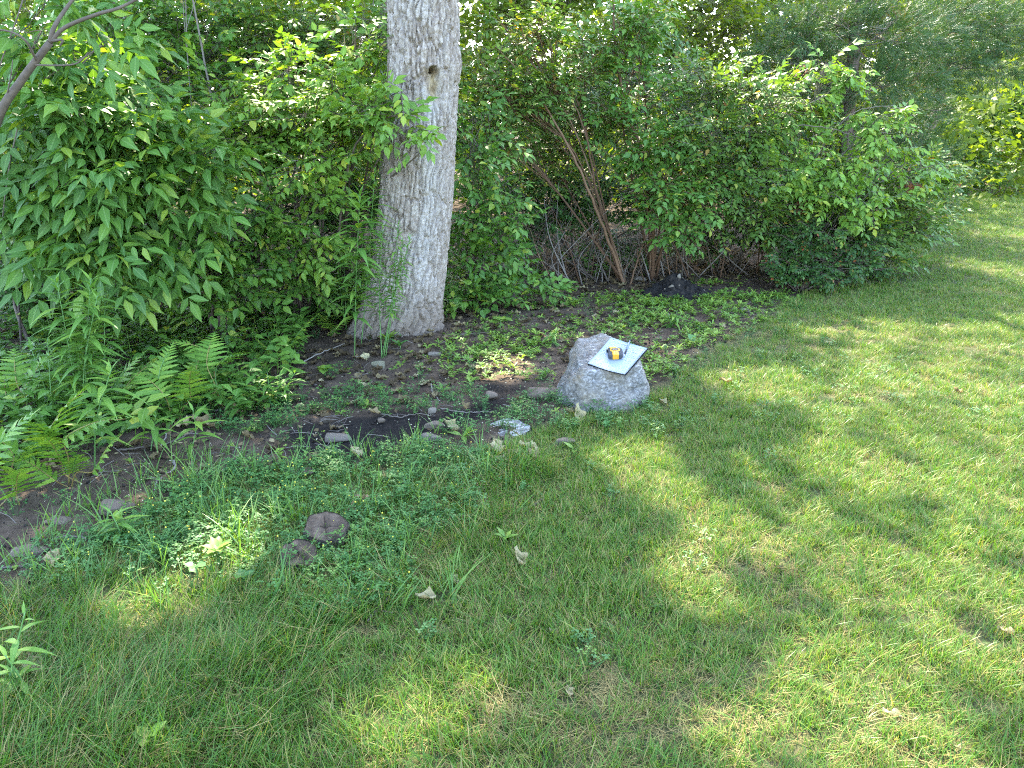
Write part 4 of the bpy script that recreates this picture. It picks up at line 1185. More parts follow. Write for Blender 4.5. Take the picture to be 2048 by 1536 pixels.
fern('large fern with broad fronds at the front of the fern bed', (150, 965), [(130, 820, 1.25, 0), (80, 860, 1.0, -.05), (190, 850, 1.1, -.05), (215, 900, .9, -.08), (110, 900, .9, -.08), (150, 925, .8, -.1), (60, 930, .9, -.1)])
fern('fern cut off by the left edge of the photo', (20, 1010), [(10, 880, 1.2, 0), (-10, 930, 1.2, -.08), (35, 960, 1.0, -.1), (-30, 860, 1.1, .05), (60, 900, .9, .02)])
fern('sunlit fern behind the front ferns at the left edge', (60, 850), [(30, 730, 1.15, .15), (75, 740, 1.1, .1), (10, 770, 1.1, .05), (110, 765, 1.0, .05), (50, 800, .9, 0)])
fern('sunlit fern left of the goldenrod clump', (130, 830), [(130, 770, 1.0, .1), (170, 790, .9, .0), (90, 800, .9, .0)])
fern('fern with one bold upright frond beside the litter', (355, 850), [(380, 765, 1.15, -.05), (300, 765, 1.0, .0), (330, 720, .9, .15)])
fern('light green fern pair left of the bright goldenrod clump', (450, 820), [(462, 715, 1.0, .0), (420, 695, 1.1, .1), (400, 715, .9, .1), (440, 780, .7, -.02), (375, 690, .9, .15)])
fern('small fern whose fronds stand alone in deep shade', (555, 745), [(535, 700, .9, .0), (520, 720, .7, .0)])
fern('single raised fern frond on a tall stipe', (592, 725), [(605, 660, 1.1, -.02), (590, 680, .8, .0)])
fern('fern half hidden behind the goldenrod at left', (270, 830), [(255, 740, 1.1, .1), (290, 740, 1.1, .1), (225, 760, 1.0, .1), (265, 790, .9, .0)])
fern('dark fern far back in the shade at left', (60, 640), [(40, 590, 1.0, 0), (80, 600, 1.0, 0), (20, 620, 1.0, 0)])
fern('low fern in the shade left of the trunk', (660, 670), [(650, 640, .9, 0), (680, 650, .9, 0)])

def rosette(name, label, cat, px, py, nleaf, L, W, mat, up=.4, h=0, droop=.4, group=None, peak=.5, fold=.25):
    base = ground(px, py)
    root = empty(name, base, label, cat, group)
    gm = [mesh_np('leaf', *(lambda g: (g[0], g[1]))(leaf_geo(L, W, 5, fold, d, 1, .05, peak)), [mat], leaf_geo(L, W, 5, fold, d, 1, .05, peak)[2], np.full(16 - 3 + 1, random.random()) if False else None, True) for d in (droop * .6, droop, droop * 1.4)]
    if h:
        Vt, Ft = tube(np.array([[0, 0, -.01], [.004, 0, h * .5], [0, .003, h]]), [.003, .0025, .002], 6)
        obj('stem', mesh_np('stem', Vt, Ft, [M['greenstem']], None, None, True), root)
    mats = []
    for k in range(nleaf):
        az = k * 2.4 + random.uniform(-.3, .3)
        d = np.array([math.cos(az), math.sin(az), up * random.uniform(.6, 1.5)])
        T = np.eye(4); T[:3, :3] = frame_m(np.array([d]), np.array([[0, 0, 1.0]]))[0] * random.uniform(.7, 1.1); T[:3, 3] = base + [0, 0, h * random.uniform(.6, 1) if h else .01]
        mats.append(T)
    to_obj_leaves(root, base, np.array(mats), gm)
    return root

rosette('maple_seedling', 'maple seedling with broad leaves in the weeds right of the trunk', 'seedling', 1000, 665, 7, .10, .085, M['weed'], .15, .13, .35)
rosette('plantain_weed', 'round pale leaf weed standing alone behind the notebook', 'weed', 1388, 690, 2, .09, .09, M['clover'], .9, .03, .2)
rosette('dandelion_weed', 'broad two leaved weed in front of the boulder', 'weed', 1150, 905, 4, .12, .032, M['weed'], .5, 0, .4)
rosette('dandelion_weed', 'dandelion rosette in the dark soil below the trunk', 'weed', 735, 815, 8, .085, .024, M['weed'], .5, 0, .5)
rosette('dandelion_weed', 'leafy weed at the foot of the trunk', 'weed', 775, 690, 10, .11, .03, M['weed'], .9, .05, .4)
rosette('dandelion_weed', 'grey green weed in the soil right of the leafy trunk weed', 'weed', 800, 700, 8, .09, .028, M['clover'], .9, .04, .4)
rosette('dandelion_weed', 'upright weed in the soil left of the grey log end', 'weed', 885, 790, 7, .085, .024, M['weed'], .8, .03, .4)
rosette('dandelion_weed', 'weed in the soil midway below the trunk', 'weed', 940, 770, 7, .08, .02, M['weed'], .6, .02, .4)
rosette('dandelion_weed', 'weed with long leaves left of the grey log end', 'weed', 925, 880, 6, .11, .03, M['weed'], .7, .02, .5)
rosette('strawberry_weed', 'sunlit yellow green leafy weed in the grass left of the stumps', 'weed', 440, 1140, 16, .07, .034, M['weed'], .6, .09, .3)
rosette('clover_weed', 'large clover in the long grass below the stumps', 'weed', 490, 1180, 6, .055, .042, M['clover'], .5, .06, .2)
rosette('clover_weed', 'large clover left of the sunny weed', 'weed', 395, 1165, 5, .055, .042, M['clover'], .5, .07, .2)
rosette('clover_weed', 'green seedling in the long grass at bottom left', 'weed', 300, 1500, 6, .06, .032, M['weed'], .5, .05, .2)
rosette('dandelion_weed', 'weed in the grass right of the curved twig', 'weed', 1010, 1090, 5, .06, .022, M['weed'], .7, .04, .3)
rosette('clover_weed', 'clover in the lawn beneath the boulder', 'weed', 1210, 865, 9, .035, .02, M['clover'], .6, .05, .2)
rosette('ivy_seedling', 'lobed vine leaf at the right foot of the trunk', 'weed', 893, 640, 8, .085, .07, M['weed'], .3, .08, .4)
rosette('ivy_seedling', 'pale vine leaves at the bed edge right of the ferns', 'weed', 650, 755, 8, .075, .06, M['weed'], .4, .07, .4)

# ------------------------------------------------------------------ boulder, notebook, tape measure, pen
NB_W, NB_L, s_ = .241, .313, 1.1176
NB_C = CAM + (np.array([.569, 3.955, .429]) - CAM) * s_
NB_R = np.array([[.847, .529, -.046], [-.518, .804, -.291], [-.117, .27, .956]])
NBn = NB_R[:, 2]
TH_NB = .011
def rock_mesh(planes, c, n_sub, soft, disp, fr, seed, mat, smooth=True, extra=None):
    import bmesh
    bm = bmesh.new()
    bmesh.ops.create_icosphere(bm, subdivisions=n_sub, radius=1)
    V = np.array([v.co[:] for v in bm.verts])
    F = np.array([[v.index for v in f.verts] for f in bm.faces])
    bm.free()
    r = np.zeros(len(V))
    acc = np.zeros(len(V))
    for nn, d in planes:
        nn = np.array(nn, float); nn /= np.linalg.norm(nn)
        k = np.maximum(V @ nn, 1e-3) / d
        acc += k ** soft
    r = acc ** (-1 / soft)
    P = V * r[:, None]
    dn = (fbm((P + c) * fr, seed, 5) - .5) * disp * 2
    rg = np.abs(fbm((P + c) * fr * np.array([1.2, 1.2, 3]), seed + 9, 4) - .5) * disp * 2.2
    P = P + V * (dn - rg)[:, None]
    if extra: P = extra(P)
    return mesh_np('boulder', P, F, [mat], None, None, smooth)

def rock_mat():
    m, t, o = nt('gneiss')
    tc = N(t, 'ShaderNodeTexCoord')
    def ns(scale, det=8, rough=.65, st=(1, 1, 1), dist=0):
        mp = N(t, 'ShaderNodeMapping'); mp.inputs['Scale'].default_value = st; mp.inputs['Rotation'].default_value = (.3, .5, 0)
        t.links.new(tc.outputs['Object'], mp.inputs[0])
        n = N(t, 'ShaderNodeTexNoise'); n.inputs['Scale'].default_value = scale; n.inputs['Detail'].default_value = det; n.inputs['Roughness'].default_value = rough; n.inputs['Distortion'].default_value = dist
        t.links.new(mp.outputs[0], n.inputs['Vector'])
        return n.outputs[0]
    base = ramp(t, ns(17, 12, .82, (1, 1, 1.8), 1.4), [(.36, (.075, .070, .065)), (.45, (.16, .152, .145)), (.53, (.26, .25, .24)), (.60, (.42, .41, .405)), (.68, (.60, .60, .60))])
    base = mixc(t, .75, base, ramp(t, ns(62, 6, .7, (1, 1, 1.5), .8), [(.38, (.30, .30, .30)), (.5, (.85, .85, .85)), (.62, (1.7, 1.7, 1.7))]), 'MULTIPLY')
    base = mixc(t, 1.0, base, ramp(t, ns(3.2, 5, .6), [(.35, (.62, .60, .57)), (.6, (1.12, 1.12, 1.12))]), 'MULTIPLY')
    warm = ramp(t, ns(4, 5), [(.38, (0, 0, 0)), (.58, (1, 1, 1))])
    base = mixc(t, math_n(t, 'MULTIPLY', warm, .8), base, ramp(t, ns(40), [(.35, (.095, .072, .048)), (.55, (.20, .165, .118)), (.72, (.40, .345, .265))]))
    rust = ramp(t, ns(7.5, 4), [(.60, (0, 0, 0)), (.70, (1, 1, 1))])
    base = mixc(t, math_n(t, 'MULTIPLY', rust, .5), base, (.20, .13, .065))
    b = N(t, 'ShaderNodeBsdfPrincipled'); b.inputs['Roughness'].default_value = .75; b.inputs['Specular IOR Level'].default_value = .3
    t.links.new(base, b.inputs['Base Color'])
    bp = N(t, 'ShaderNodeBump'); bp.inputs['Strength'].default_value = .8; bp.inputs['Distance'].default_value = .012
    t.links.new(ns(38, 10, .75, (1, 1, 1.8), .4), bp.inputs['Height']); t.links.new(bp.outputs[0], b.inputs['Normal'])
    t.links.new(b.outputs[0], o.inputs[0])
    return m

RC = np.array([.575, 4.50, .12])
top_pt = NB_C - NBn * (TH_NB * .5 + .004)
def press(P):
    """nothing of the rock rises above the plane on which the notebook lies"""
    d = (P + RC - top_pt) @ NBn
    over = np.maximum(d + .004, 0)
    return P - NBn * over[:, None] * .96
planes = [((-.5, -.62, .62), .262), ((.25, -.72, .66), .262), (NBn, float((top_pt - RC) @ NBn)), ((-.86, -.12, .50), .232), ((-.72, -.62, .18), .285), ((-.05, -.90, .36), .232), ((.45, -.80, .35), .262), ((.93, -.10, .40), .242), ((.72, -.45, -.1), .285), ((.75, .60, .35), .20), ((-.3, .95, .15), .235), ((-.8, .6, .1), .25), ((0, 0, -1), .22), ((.97, -.2, -.1), .285)]
rk = obj('boulder', rock_mesh(planes, RC, 6, 34, .024, 8, 71, rock_mat(), True, press), None, None, RC)
tag(rk, 'angular grey boulder on the lawn edge carrying an open notebook', 'boulder')

def page_pt(px, py, off=0.0):
    d = ray(px, py); q = NB_C + NBn * off
    return CAM + d * (((q - CAM) @ NBn) / (d @ NBn))
def page_uv(px, py, off=0.0):
    v = NB_R.T @ (page_pt(px, py, off) - NB_C)
    return v[0], v[1]

def grid_sheet(x0, x1, y0, y1, nxs, nys, zf, thick):
    xs = np.linspace(x0, x1, nxs); ys = np.linspace(y0, y1, nys)
    X, Y = np.meshgrid(xs, ys, indexing='ij')
    Z = zf(X, Y)
    top = np.stack([X, Y, Z], -1).reshape(-1, 3); bot = top - [0, 0, thick]
    V = np.concatenate([top, bot]); n = nxs * nys
    F = []
    for i in range(nxs - 1):
        for j in range(nys - 1):
            a = i * nys + j
            q = (a, a + nys, a + nys + 1, a + 1)
            F.append(q); F.append((q[3] + n, q[2] + n, q[1] + n, q[0] + n))
    def wall(seq):
        for a, b in zip(seq[:-1], seq[1:]): F.append((a, a + n, b + n, b))
    wall([i * nys for i in range(nxs)][::-1]); wall([i * nys + nys - 1 for i in range(nxs)])
    wall(list(range(nys))); wall([(nxs - 1) * nys + j for j in range(nys)][::-1])
    return V, np.array(F)

def notebook():
    w, l = NB_W / 2, NB_L / 2
    root = empty('notebook', NB_C, 'open notebook with handwritten white page lying on the boulder', 'notebook')
    root.rotation_euler = Matrix(NB_R.tolist()).to_euler()
    curve = lambda X, Y: -.008 * np.sin(np.clip((X + w) / (2 * w), 0, 1) * math.pi) * sstep(.2, 1, (l - Y) / (2 * l)) + .010 * sstep(.55, 1.0, (w - X) / (2 * w)) * sstep(.3, 1, (Y + l) / (2 * l)) * .6
    black = plain('black_cover', (.012, .012, .013), .45)
    paper = plain('paper', (.285, .33, .385), .6, 0, .3)  # blue of the reflected sky is mixed into this paper colour
    V, F = grid_sheet(-w - .003, w + .004, -l - .003, l + .002, 14, 16, lambda X, Y: -.0045 + .6 * curve(X, Y), .0035)
    obj('cover', mesh_np('cover', V, F, [black]), root)
    V, F = grid_sheet(-w, w + .002, -l, l, 14, 16, lambda X, Y: -.0012 + .85 * curve(X, Y), .0030)
    obj('page_block', mesh_np('page_block', V, F, [black, paper], None, None, False), root)
    V, F = grid_sheet(-w - .001, w - .001, -l - .001, l - .001, 16, 18, lambda X, Y: .0012 + curve(X, Y), .0016)
    pg = obj('top_page', mesh_np('top_page', V, F, [paper], None, None, False), root)
    # illegible pencil marks
    ink = plain('faint_ink', (.10, .13, .20), .7)
    B = Buf()
    def stroke(x, y, dx, hh):
        n = int(dx / .0022)
        t = np.linspace(0, 1, n)
        ph = random.random() * 6
        X = x + dx * t; Y = y + hh * (np.sin(t * n * 1.1 + ph) * .5 + np.sin(t * n * .37) * .4)
        Z = .00175 + curve(X, Y)
        P = np.stack([X, Y, Z], 1)
        d = np.gradient(P[:, :2], axis=0); d /= np.linalg.norm(d, axis=1)[:, None]
        nr = np.c_[-d[:, 1], d[:, 0], np.zeros(n)] * .0009
        V = np.empty((2 * n, 3)); V[0::2] = P + nr; V[1::2] = P - nr
        F = []
        for k in range(n - 1): F += [(2 * k, 2 * k + 1, 2 * k + 3), (2 * k, 2 * k + 3, 2 * k + 2)]
        B.add(V, F)
    for (px, py, dx) in ((1236, 687, .05), (1246, 690, .02), (1268, 694, .05), (1262, 700, .02), (1274, 700, .045), (1264, 705, .035), (1259, 711, .05), (1262, 716, .03), (1244, 719, .028), (1256, 722, .02), (1226, 684, .02), (1283, 697, .03), (1199, 725, .02)):
        x, y = page_uv(px, py)
        stroke(min(x, w - dx - .006), y, dx, .0035)
    hw = obj('handwriting', B.mesh('handwriting', [ink]), pg)
    hole = plain('hole_dark', (.09, .10, .12), .9)
    for (px, py) in ((1227, 681), (1208, 702), (1190, 719)):
        x, y = page_uv(px, py)
        x = max(-w + .011, x)
        th = np.arange(14) * 2 * math.pi / 14
        z = float(.0019 + curve(np.array(x), np.array(y)))
        Vh = np.r_[[[x, y, z]], np.c_[x + .0035 * np.cos(th), y + .0035 * np.sin(th), np.full(14, z)]]
        Fh = [(0, k + 1, (k + 1) % 14 + 1) for k in range(14)]
        obj('punch_hole', mesh_np('punch_hole', Vh, Fh, [hole]), pg)
notebook()

def extrude_outline(O, h, bev=.003, steps=3):
    """closed outline O (n,2) extruded up h with rounded upper and lower rims"""
    O = np.asarray(O, float); n = len(O)
    c = O.mean(0)
    rings = []
    for k in range(steps + 1):
        a = k / steps * math.pi / 2
        rings.append((bev * (1 - math.sin(a)), bev * (1 - math.cos(a))))
    prof = [(ins, z) for ins, z in rings] + [(ins, h - z) for ins, z in rings[::-1]]
    Vs = []
    d = O - c; L = np.linalg.norm(d, axis=1)[:, None]
    for ins, z in prof:
        Vs.append(np.c_[c + d * (1 - ins / L), np.full(n, z)])
    V = np.concatenate(Vs); F = []
    for r in range(len(prof) - 1):
        for k in range(n):
            a = r * n + k; b = r * n + (k + 1) % n
            F += [(a, b, b + n), (a, b + n, a + n)]
    e = len(V); V = np.concatenate([V, [[*c, 0], [*c, h]]]); q = (len(prof) - 1) * n
    for k in range(n): F += [(e, (k + 1) % n, k), (e + 1, q + k, q + (k + 1) % n)]
    return V, np.array(F)

def smooth_closed(pts, n=40):
    P = np.asarray(pts, float); m = len(P); out = []
    for s in range(m):
        p0, p1, p2, p3 = P[(s - 1) % m], P[s], P[(s + 1) % m], P[(s + 2) % m]
        for t in np.linspace(0, 1, max(2, n // m), endpoint=False):
            out.append(.5 * ((2 * p1) + (-p0 + p2) * t + (2 * p0 - 5 * p1 + 4 * p2 - p3) * t ** 2 + (-p0 + 3 * p1 - 3 * p2 + p3) * t ** 3))
    return np.array(out)

def tape_measure():
    off = .004
    c = page_pt(1230, 711, off)
    up = page_pt(1227.5, 699, off) - c; up /= np.linalg.norm(up)
    rt = np.cross(up, NBn)
    Rm = np.stack([rt, up, NBn], 1)
    root = empty('tape_measure', c, 'yellow and black tape measure lying on the notebook page', 'tape measure')
    root.rotation_euler = Matrix(Rm.tolist()).to_euler()
    grey = solid('rubber_grip', [(.3, (.035, .035, .040)), (.7, (.075, .075, .085))], scale=300, bump=.3, bscale=600, rough=.7)
    yel = plain('yellow_case', (.62, .30, .018), .38)
    blk = plain('black_badge', (.014, .014, .016), .35)
    S = .001
    body = smooth_closed(np.array([(-43, -30), (-38, -40), (-22, -43), (20, -43), (36, -40), (44, -26), (46, 0), (44, 22), (36, 36), (18, 42), (-14, 42), (-36, 42), (-40, 34), (-39, 5), (-43, -12)]) * S, 60)
    obj('case', mesh_np('case', *extrude_outline(body, .032, .007), [grey], None, None, True), root)
    yo = smooth_closed(np.array([(-19, -43.6), (0, -43.8), (17, -43.6), (18, -20), (18, -6), (28, 2), (31, 14), (26, 26), (14, 33), (8, 43.2), (-12, 43.4), (-32, 42.8), (-31, 36), (-26, 28), (-29, 14), (-27, 2), (-20, -6), (-20, -20)]) * S, 72)
    V, F = extrude_outline(yo, .0352, .003)
    obj('yellow_shell', mesh_np('yellow_shell', V, F, [yel], None, None, True), root)
    lab = smooth_closed(np.array([(-20, 8), (-14, 3), (0, 2), (14, 3), (20, 9), (20, 18), (13, 24), (0, 25), (-14, 23), (-20, 17)]) * S, 40)
    V, F = extrude_outline(lab, .0372, .001)
    bd = obj('badge', mesh_np('badge', V, F, [blk], None, None, True), root)
    wm = plain('badge_print', (.55, .55, .52), .5)
    B = Buf()
    for k in range(5):
        x = (-11 + k * 5) * S; y = (13 + (k % 2)) * S
        B.add([(x, y - .002, .0375), (x + .003, y - .002, .0375), (x + .003, y + .002, .0375), (x, y + .002, .0375)], [(0, 1, 2), (0, 2, 3)])
    obj('badge_print', B.mesh('badge_print', [wm]), bd)
    hk = smooth_closed(np.array([(-47, 34), (-38, 33), (-38, 41), (-47, 41)]) * S, 16)
    obj('hook', mesh_np('hook', *extrude_outline(hk, .022, .001), [blk], None, None, True), root)
tape_measure()

def pen():
    r = .0045
    a = page_pt(1247.5, 714, .0065); b = page_pt(1260.5, 679, .0075)
    root = empty('pen', (a + b) / 2, 'black and silver ballpoint pen lying on the notebook page', 'pen')
    c = (a + b) / 2
    P = lambda t: a + (b - a) * t - c
    silver = plain('pen_silver', (.50, .52, .55), .3, .7)
    blk = plain('pen_grip', (.015, .015, .018), .5)
    slate = plain('pen_barrel', (.16, .19, .23), .35)
    def part(n, t0, t1, r0, r1, m):
        V, F = tube(np.array([P(t0), P((t0 + t1) / 2), P(t1)]), [r0, (r0 + r1) / 2, r1], 14)
        return obj(n, mesh_np(n, V, F, [m], None, None, True), root)
    part('tip', 0, .16, .0007, r * .8, silver); part('grip', .16, .42, r, r * 1.1, blk)
    ba = part('barrel', .42, .93, r, r * .9, slate); part('button', .93, 1.0, r * .5, r * .5, blk)
    side = NBn * r * 1.3
    V, F = tube(np.array([P(.90) + side, P(.75) + side * 1.2, P(.6) + side]), [.0014, .0014, .001], 6)
    obj('clip', mesh_np('clip', V, F, [silver], None, None, True), root)
pen()

# ------------------------------------------------------------------ stones, stumps, soil pile
def stone(label, px, py, w, d, h, mat, seed, sink=.35, name='stone', rot=0, ang=11):
    import bmesh
    g = ground(px, py)
    r2 = random.Random(seed)
    pl = []
    for k in range(11):
        z = r2.uniform(-1, 1); a = r2.uniform(0, 6.28); q = math.sqrt(1 - z * z)
        pl.append(((q * math.cos(a), q * math.sin(a), z), r2.uniform(.75, 1.0)))
    for ax_ in ((1, 0, 0), (-1, 0, 0), (0, 1, 0), (0, -1, 0), (0, 0, 1), (0, 0, -1)): pl.append((ax_, 1.0))
    me = rock_mesh(pl, np.array([px * .01, 0, 0]), 4, ang, .05, 2.2, seed, mat)
    o = obj(name, me)
    o.scale = (w / 2, d / 2, h / 2)
    o.rotation_euler = (0, 0, rot)
    o.location = (g[0], g[1], g[2] + h / 2 * (1 - 2 * sink) + .008)
    return tag(o, label, 'stone', 'stones in the bed')
stone('smooth round brown stone in the dark soil below the trunk', 985, 800, .095, .08, .06, M['brownstone'], 1, .1, ang=3.2)
stone('large mossy stone beside the wild rose', 1532, 545, .19, .14, .12, M['mossstone'], 2, .2)
stone('mossy stone under the thicket behind the black pile', 1400, 528, .13, .10, .08, M['mossstone'], 3, .25)
stone('flat grey stone at the foot of the slender sapling', 1278, 562, .14, .10, .06, M['stone'], 4, .25)
stone('flat tan stone in the black compost', 680, 880, .15, .10, .05, M['stone'], 5, .4)
stone('small white stone in the middle of the dark soil', 865, 828, .05, .04, .04, M['stone'], 6, .2)
stone('small pale stone left of the tan stone', 652, 846, .055, .04, .03, M['stone'], 7, .3)
stone('small pinkish stone in the soil left of the white stone', 764, 846, .05, .04, .03, M['brownstone'], 8, .3)
stone('flat brown stone sunk in the soil near the grass', 870, 852, .12, .07, .035, M['brownstone'], 9, .45)
stone('flat brown stone in the grass left of the boulder', 1130, 886, .11, .07, .04, M['brownstone'], 10, .4)
stone('flat tan stone at the grass edge of the compost', 862, 880, .12, .07, .04, M['stone'], 11, .4)
stone('brown stone in the bare soil at the left edge', 232, 1026, .15, .10, .06, M['brownstone'], 12, .35)
stone('grey stone in the bare soil at the left edge', 118, 1045, .11, .07, .04, M['brownstone'], 13, .45)
stone('dark stone at the bottom of the bare soil strip', 60, 1105, .14, .09, .04, M['brownstone'], 14, .5)
stone('flat brown stone among the clover', 600, 948, .15, .08, .04, M['brownstone'], 15, .4)
stone('mossy stone left of the trunk weeds', 755, 735, .10, .07, .06, M['mossstone'], 16, .3)
stone('grey stone in the soil right of the trunk foot', 870, 712, .10, .06, .04, M['stone'], 17, .35)
stone('brown earthy stone half buried against the boulder', 1085, 795, .24, .14, .10, M['brownstone'], 18, .35)
stone('small grey stone in the weeds near the lawn', 1490, 625, .10, .06, .04, M['stone'], 19, .3)

def stump(label, px, py, R, H, tilt, mt, mb, seed, irr=.16, cracks=6):
    g = ground(px, py)
    root = empty('stump', g, label, 'stump', 'cut stumps in the grass')
    root.rotation_euler = tilt
    n = 72
    th = np.arange(n) * 2 * math.pi / n
    rr = R * (1 + irr * (fbm(np.c_[np.cos(th) * 1.6 + seed, np.sin(th) * 1.6], seed, 3) - .5) * 2)
    zs = np.linspace(-.06, H, 9)
    V = []
    for z in zs:
        f = 1 + .10 * (1 - (z + .06) / (H + .06)) - (.05 if z == zs[-1] else 0)
        w = 1 + .06 * (fbm(np.c_[np.cos(th) * 9, np.sin(th) * 9, np.full(n, z * 12)], seed + 3, 2) - .5)
        V.append(np.c_[rr * f * w * np.cos(th), rr * f * w * np.sin(th), np.full(n, z)])
    V = np.concatenate(V)
    i, j = np.meshgrid(np.arange(len(zs) - 1), np.arange(n), indexing='ij')
    a = (i * n + j).ravel(); b = (i * n + (j + 1) % n).ravel()
    F = np.concatenate([np.stack([a, b, b + n], 1), np.stack([a, b + n, a + n], 1)])
    obj('bark', mesh_np('bark', V, F, [mb], None, None, True), root)
    # cut face with rings, radial cracks
    nr = 26
    rad = np.linspace(0, 1, nr)
    RR, TT = np.meshgrid(rad, th, indexing='ij')
    X = RR * rr[None] * .955 * np.cos(TT); Y = RR * rr[None] * .955 * np.sin(TT)
    q = np.stack([X.ravel(), Y.ravel()], 1)
    Z = H - .004 + .006 * (fbm(q * 40, seed, 4) - .5) + .004 * (fbm(q * 140, seed + 1, 2) - .5)
    for k in range(cracks):
        ca = k * 6.283 / cracks + random.uniform(-.4, .4)
        da = (TT.ravel() - ca + math.pi) % (2 * math.pi) - math.pi
        Z -= .007 * np.exp(-(da * RR.ravel() * R / .0025) ** 2) * sstep(.0, .15, RR.ravel()) * sstep(1.05, .6, RR.ravel())
    Z -= .014 * np.exp(-(RR.ravel() / .12) ** 2)
    Vf = np.c_[q, Z]
    i, j = np.meshgrid(np.arange(nr - 1), np.arange(n), indexing='ij')
    a = (i * n + j).ravel(); b = (i * n + (j + 1) % n).ravel()
    Ff = np.concatenate([np.stack([a, a + n, b + n], 1), np.stack([a, b + n, b], 1)])
    obj('cut_face', mesh_np('cut_face', Vf, Ff, [mt], None, None, True), root)
greywood = solid('weathered_grey_wood', [(.32, (.10, .09, .08)), (.46, (.28, .26, .235)), (.58, (.47, .45, .42)), (.7, (.62, .60, .57))], scale=9, bump=.8, bscale=30, stretch=(1.2, 5, 2))
stump('whitish weathered stump cracked from its centre, left of the boulder', 1020, 860, .120, .012, (.14, -.05, .3), greywood, M['stumpbark'], 3, .2, 9)
stump('larger brown cut stump in the clover', 652, 1080, .088, .085, (.30, .05, .2), M['stumptop'], M['stumpbark'], 5, .2, 4)
stump('smaller brown cut stump in front of the other', 596, 1130, .072, .065, (.32, -.10, 1.2), M['stumptop'], M['stumpbark'], 8, .2, 4)

def soil_pile():
    g = ground(1350, 590)
    n = 90
    xs = np.linspace(-.42, .42, n); ys = np.linspace(-.34, .34, n)
    X, Y = np.meshgrid(xs, ys, indexing='ij')
    P = np.stack([X.ravel(), Y.ravel()], 1)
    d = np.hypot(X / .36, (Y) / .27).ravel() + .35 * (fbm(P * 7, 81, 3) - .5)
    h = .13 * np.clip(1 - d, 0, 1) ** .8 + .09 * np.exp(-((P[:, 0] + .02) ** 2 + (P[:, 1] - .08) ** 2) / .012)
    h = h * (d < 1.0)
    cl = fbm(P * 16, 83, 3)
    h = h + np.where(d < .95, .085 * (cl - .5) + .04 * (fbm(P * 45, 85, 2) - .5), -.04)
    V = np.c_[P, h]
    i, j = np.meshgrid(np.arange(n - 1), np.arange(n - 1), indexing='ij')
    a = (i * n + j).ravel()
    F = np.stack([a, a + n, a + n + 1, a + 1], 1)
    root = empty('soil_pile', g, 'heap of black compost at the foot of the thicket', 'soil pile')
    obj('heap', mesh_np('heap', V, F, [M['compost']], None, None, True), root)
    for k in range(46):
        x, y = rng.normal(0, .15), rng.normal(0, .10)
        z = float(np.interp(0, [0], [0]))
        ix = min(n - 1, max(0, int((x + .42) / .84 * n))); iy = min(n - 1, max(0, int((y + .34) / .68 * n)))
        z = max(0, h.reshape(n, n)[ix, iy])
        me = CLOD[k % 4]
        o = obj('clod', me, root)
        o.location = (x, y, z + .004); s = random.uniform(.010, .030); o.scale = (s, s * .8, s * .7); o.rotation_euler = (random.random() * 6, random.random() * 6, 0)
CLOD = [rock_mesh([((math.cos(k * 2.4 + q) * math.sin(k), math.sin(k * 2.4 + q) * math.sin(k), math.cos(k)), .8 + .03 * k) for k in range(9)] + [((1, 0, 0), 1), ((-1, 0, 0), 1), ((0, 1, 0), 1), ((0, -1, 0), 1), ((0, 0, 1), 1), ((0, 0, -1), 1)], np.array([q * 3.0, 0, 0]), 2, 5, .10, 2, 90 + q, M['compost'] if q < 3 else M['stone']) for q in range(4)]
soil_pile()

# ------------------------------------------------------------------ dry leaves and twigs lying about
def dry_geo(L, W, seed):
    r2 = random.Random(seed)
    n, mm = 9, 7
    t = np.linspace(0, 1, n)
    V, U = [], []
    curl = r2.uniform(.5, 1.4); roll = r2.uniform(.6, 1.8); tw = r2.uniform(-.8, .8)
    for i_, y in enumerate(t):
        w = W * .5 * (math.sin(min(1, y * 1.15 + .06) * math.pi) ** .7 + .04) * (1 + .25 * math.sin(i_ * 2.2 + seed))
        for j_ in range(mm):
            u = -1 + 2 * j_ / (mm - 1)
            a = u * roll
            x = w * math.sin(a) / max(roll, .3) ; z = w * (1 - math.cos(a)) / max(roll, .3) * .9
            z += L * curl * .35 * (y - .45) ** 2 + .012 * math.sin(u * 4 + i_ * 1.1 + seed) * L / .1
            x, z = x * math.cos(tw * y) - z * math.sin(tw * y), x * math.sin(tw * y) + z * math.cos(tw * y)
            V.append((x, (y - .5) * L, z)); U.append(((u + 1) / 2, y))
    F = []
    for i_ in range(n - 1):
        for j_ in range(mm - 1):
            a = i_ * mm + j_
            F.append((a, a + 1, a + mm + 1, a + mm))
    V = np.array(V); V[:, 2] -= V[:, 2].min()
    return V, np.array(F), np.array(U)
DRY = [mesh_np('dry_leaf', *dry_geo(.10, .08, s)[:2], [M['dry']], dry_geo(.10, .08, s)[2], None, True) for s in range(7)]
def dry_leaf(label, px, py, size, rot, k, tilt=(0, 0)):
    g = ground(px, py)
    o = obj('dry_leaf', DRY[k % 7])
    o.location = (g[0], g[1], g[2] + .012 + .012 * (size > .6)); o.scale = (size,) * 3; o.rotation_euler = (tilt[0], tilt[1], rot)
    return tag(o, label, 'dry leaf', 'dry fallen leaves')
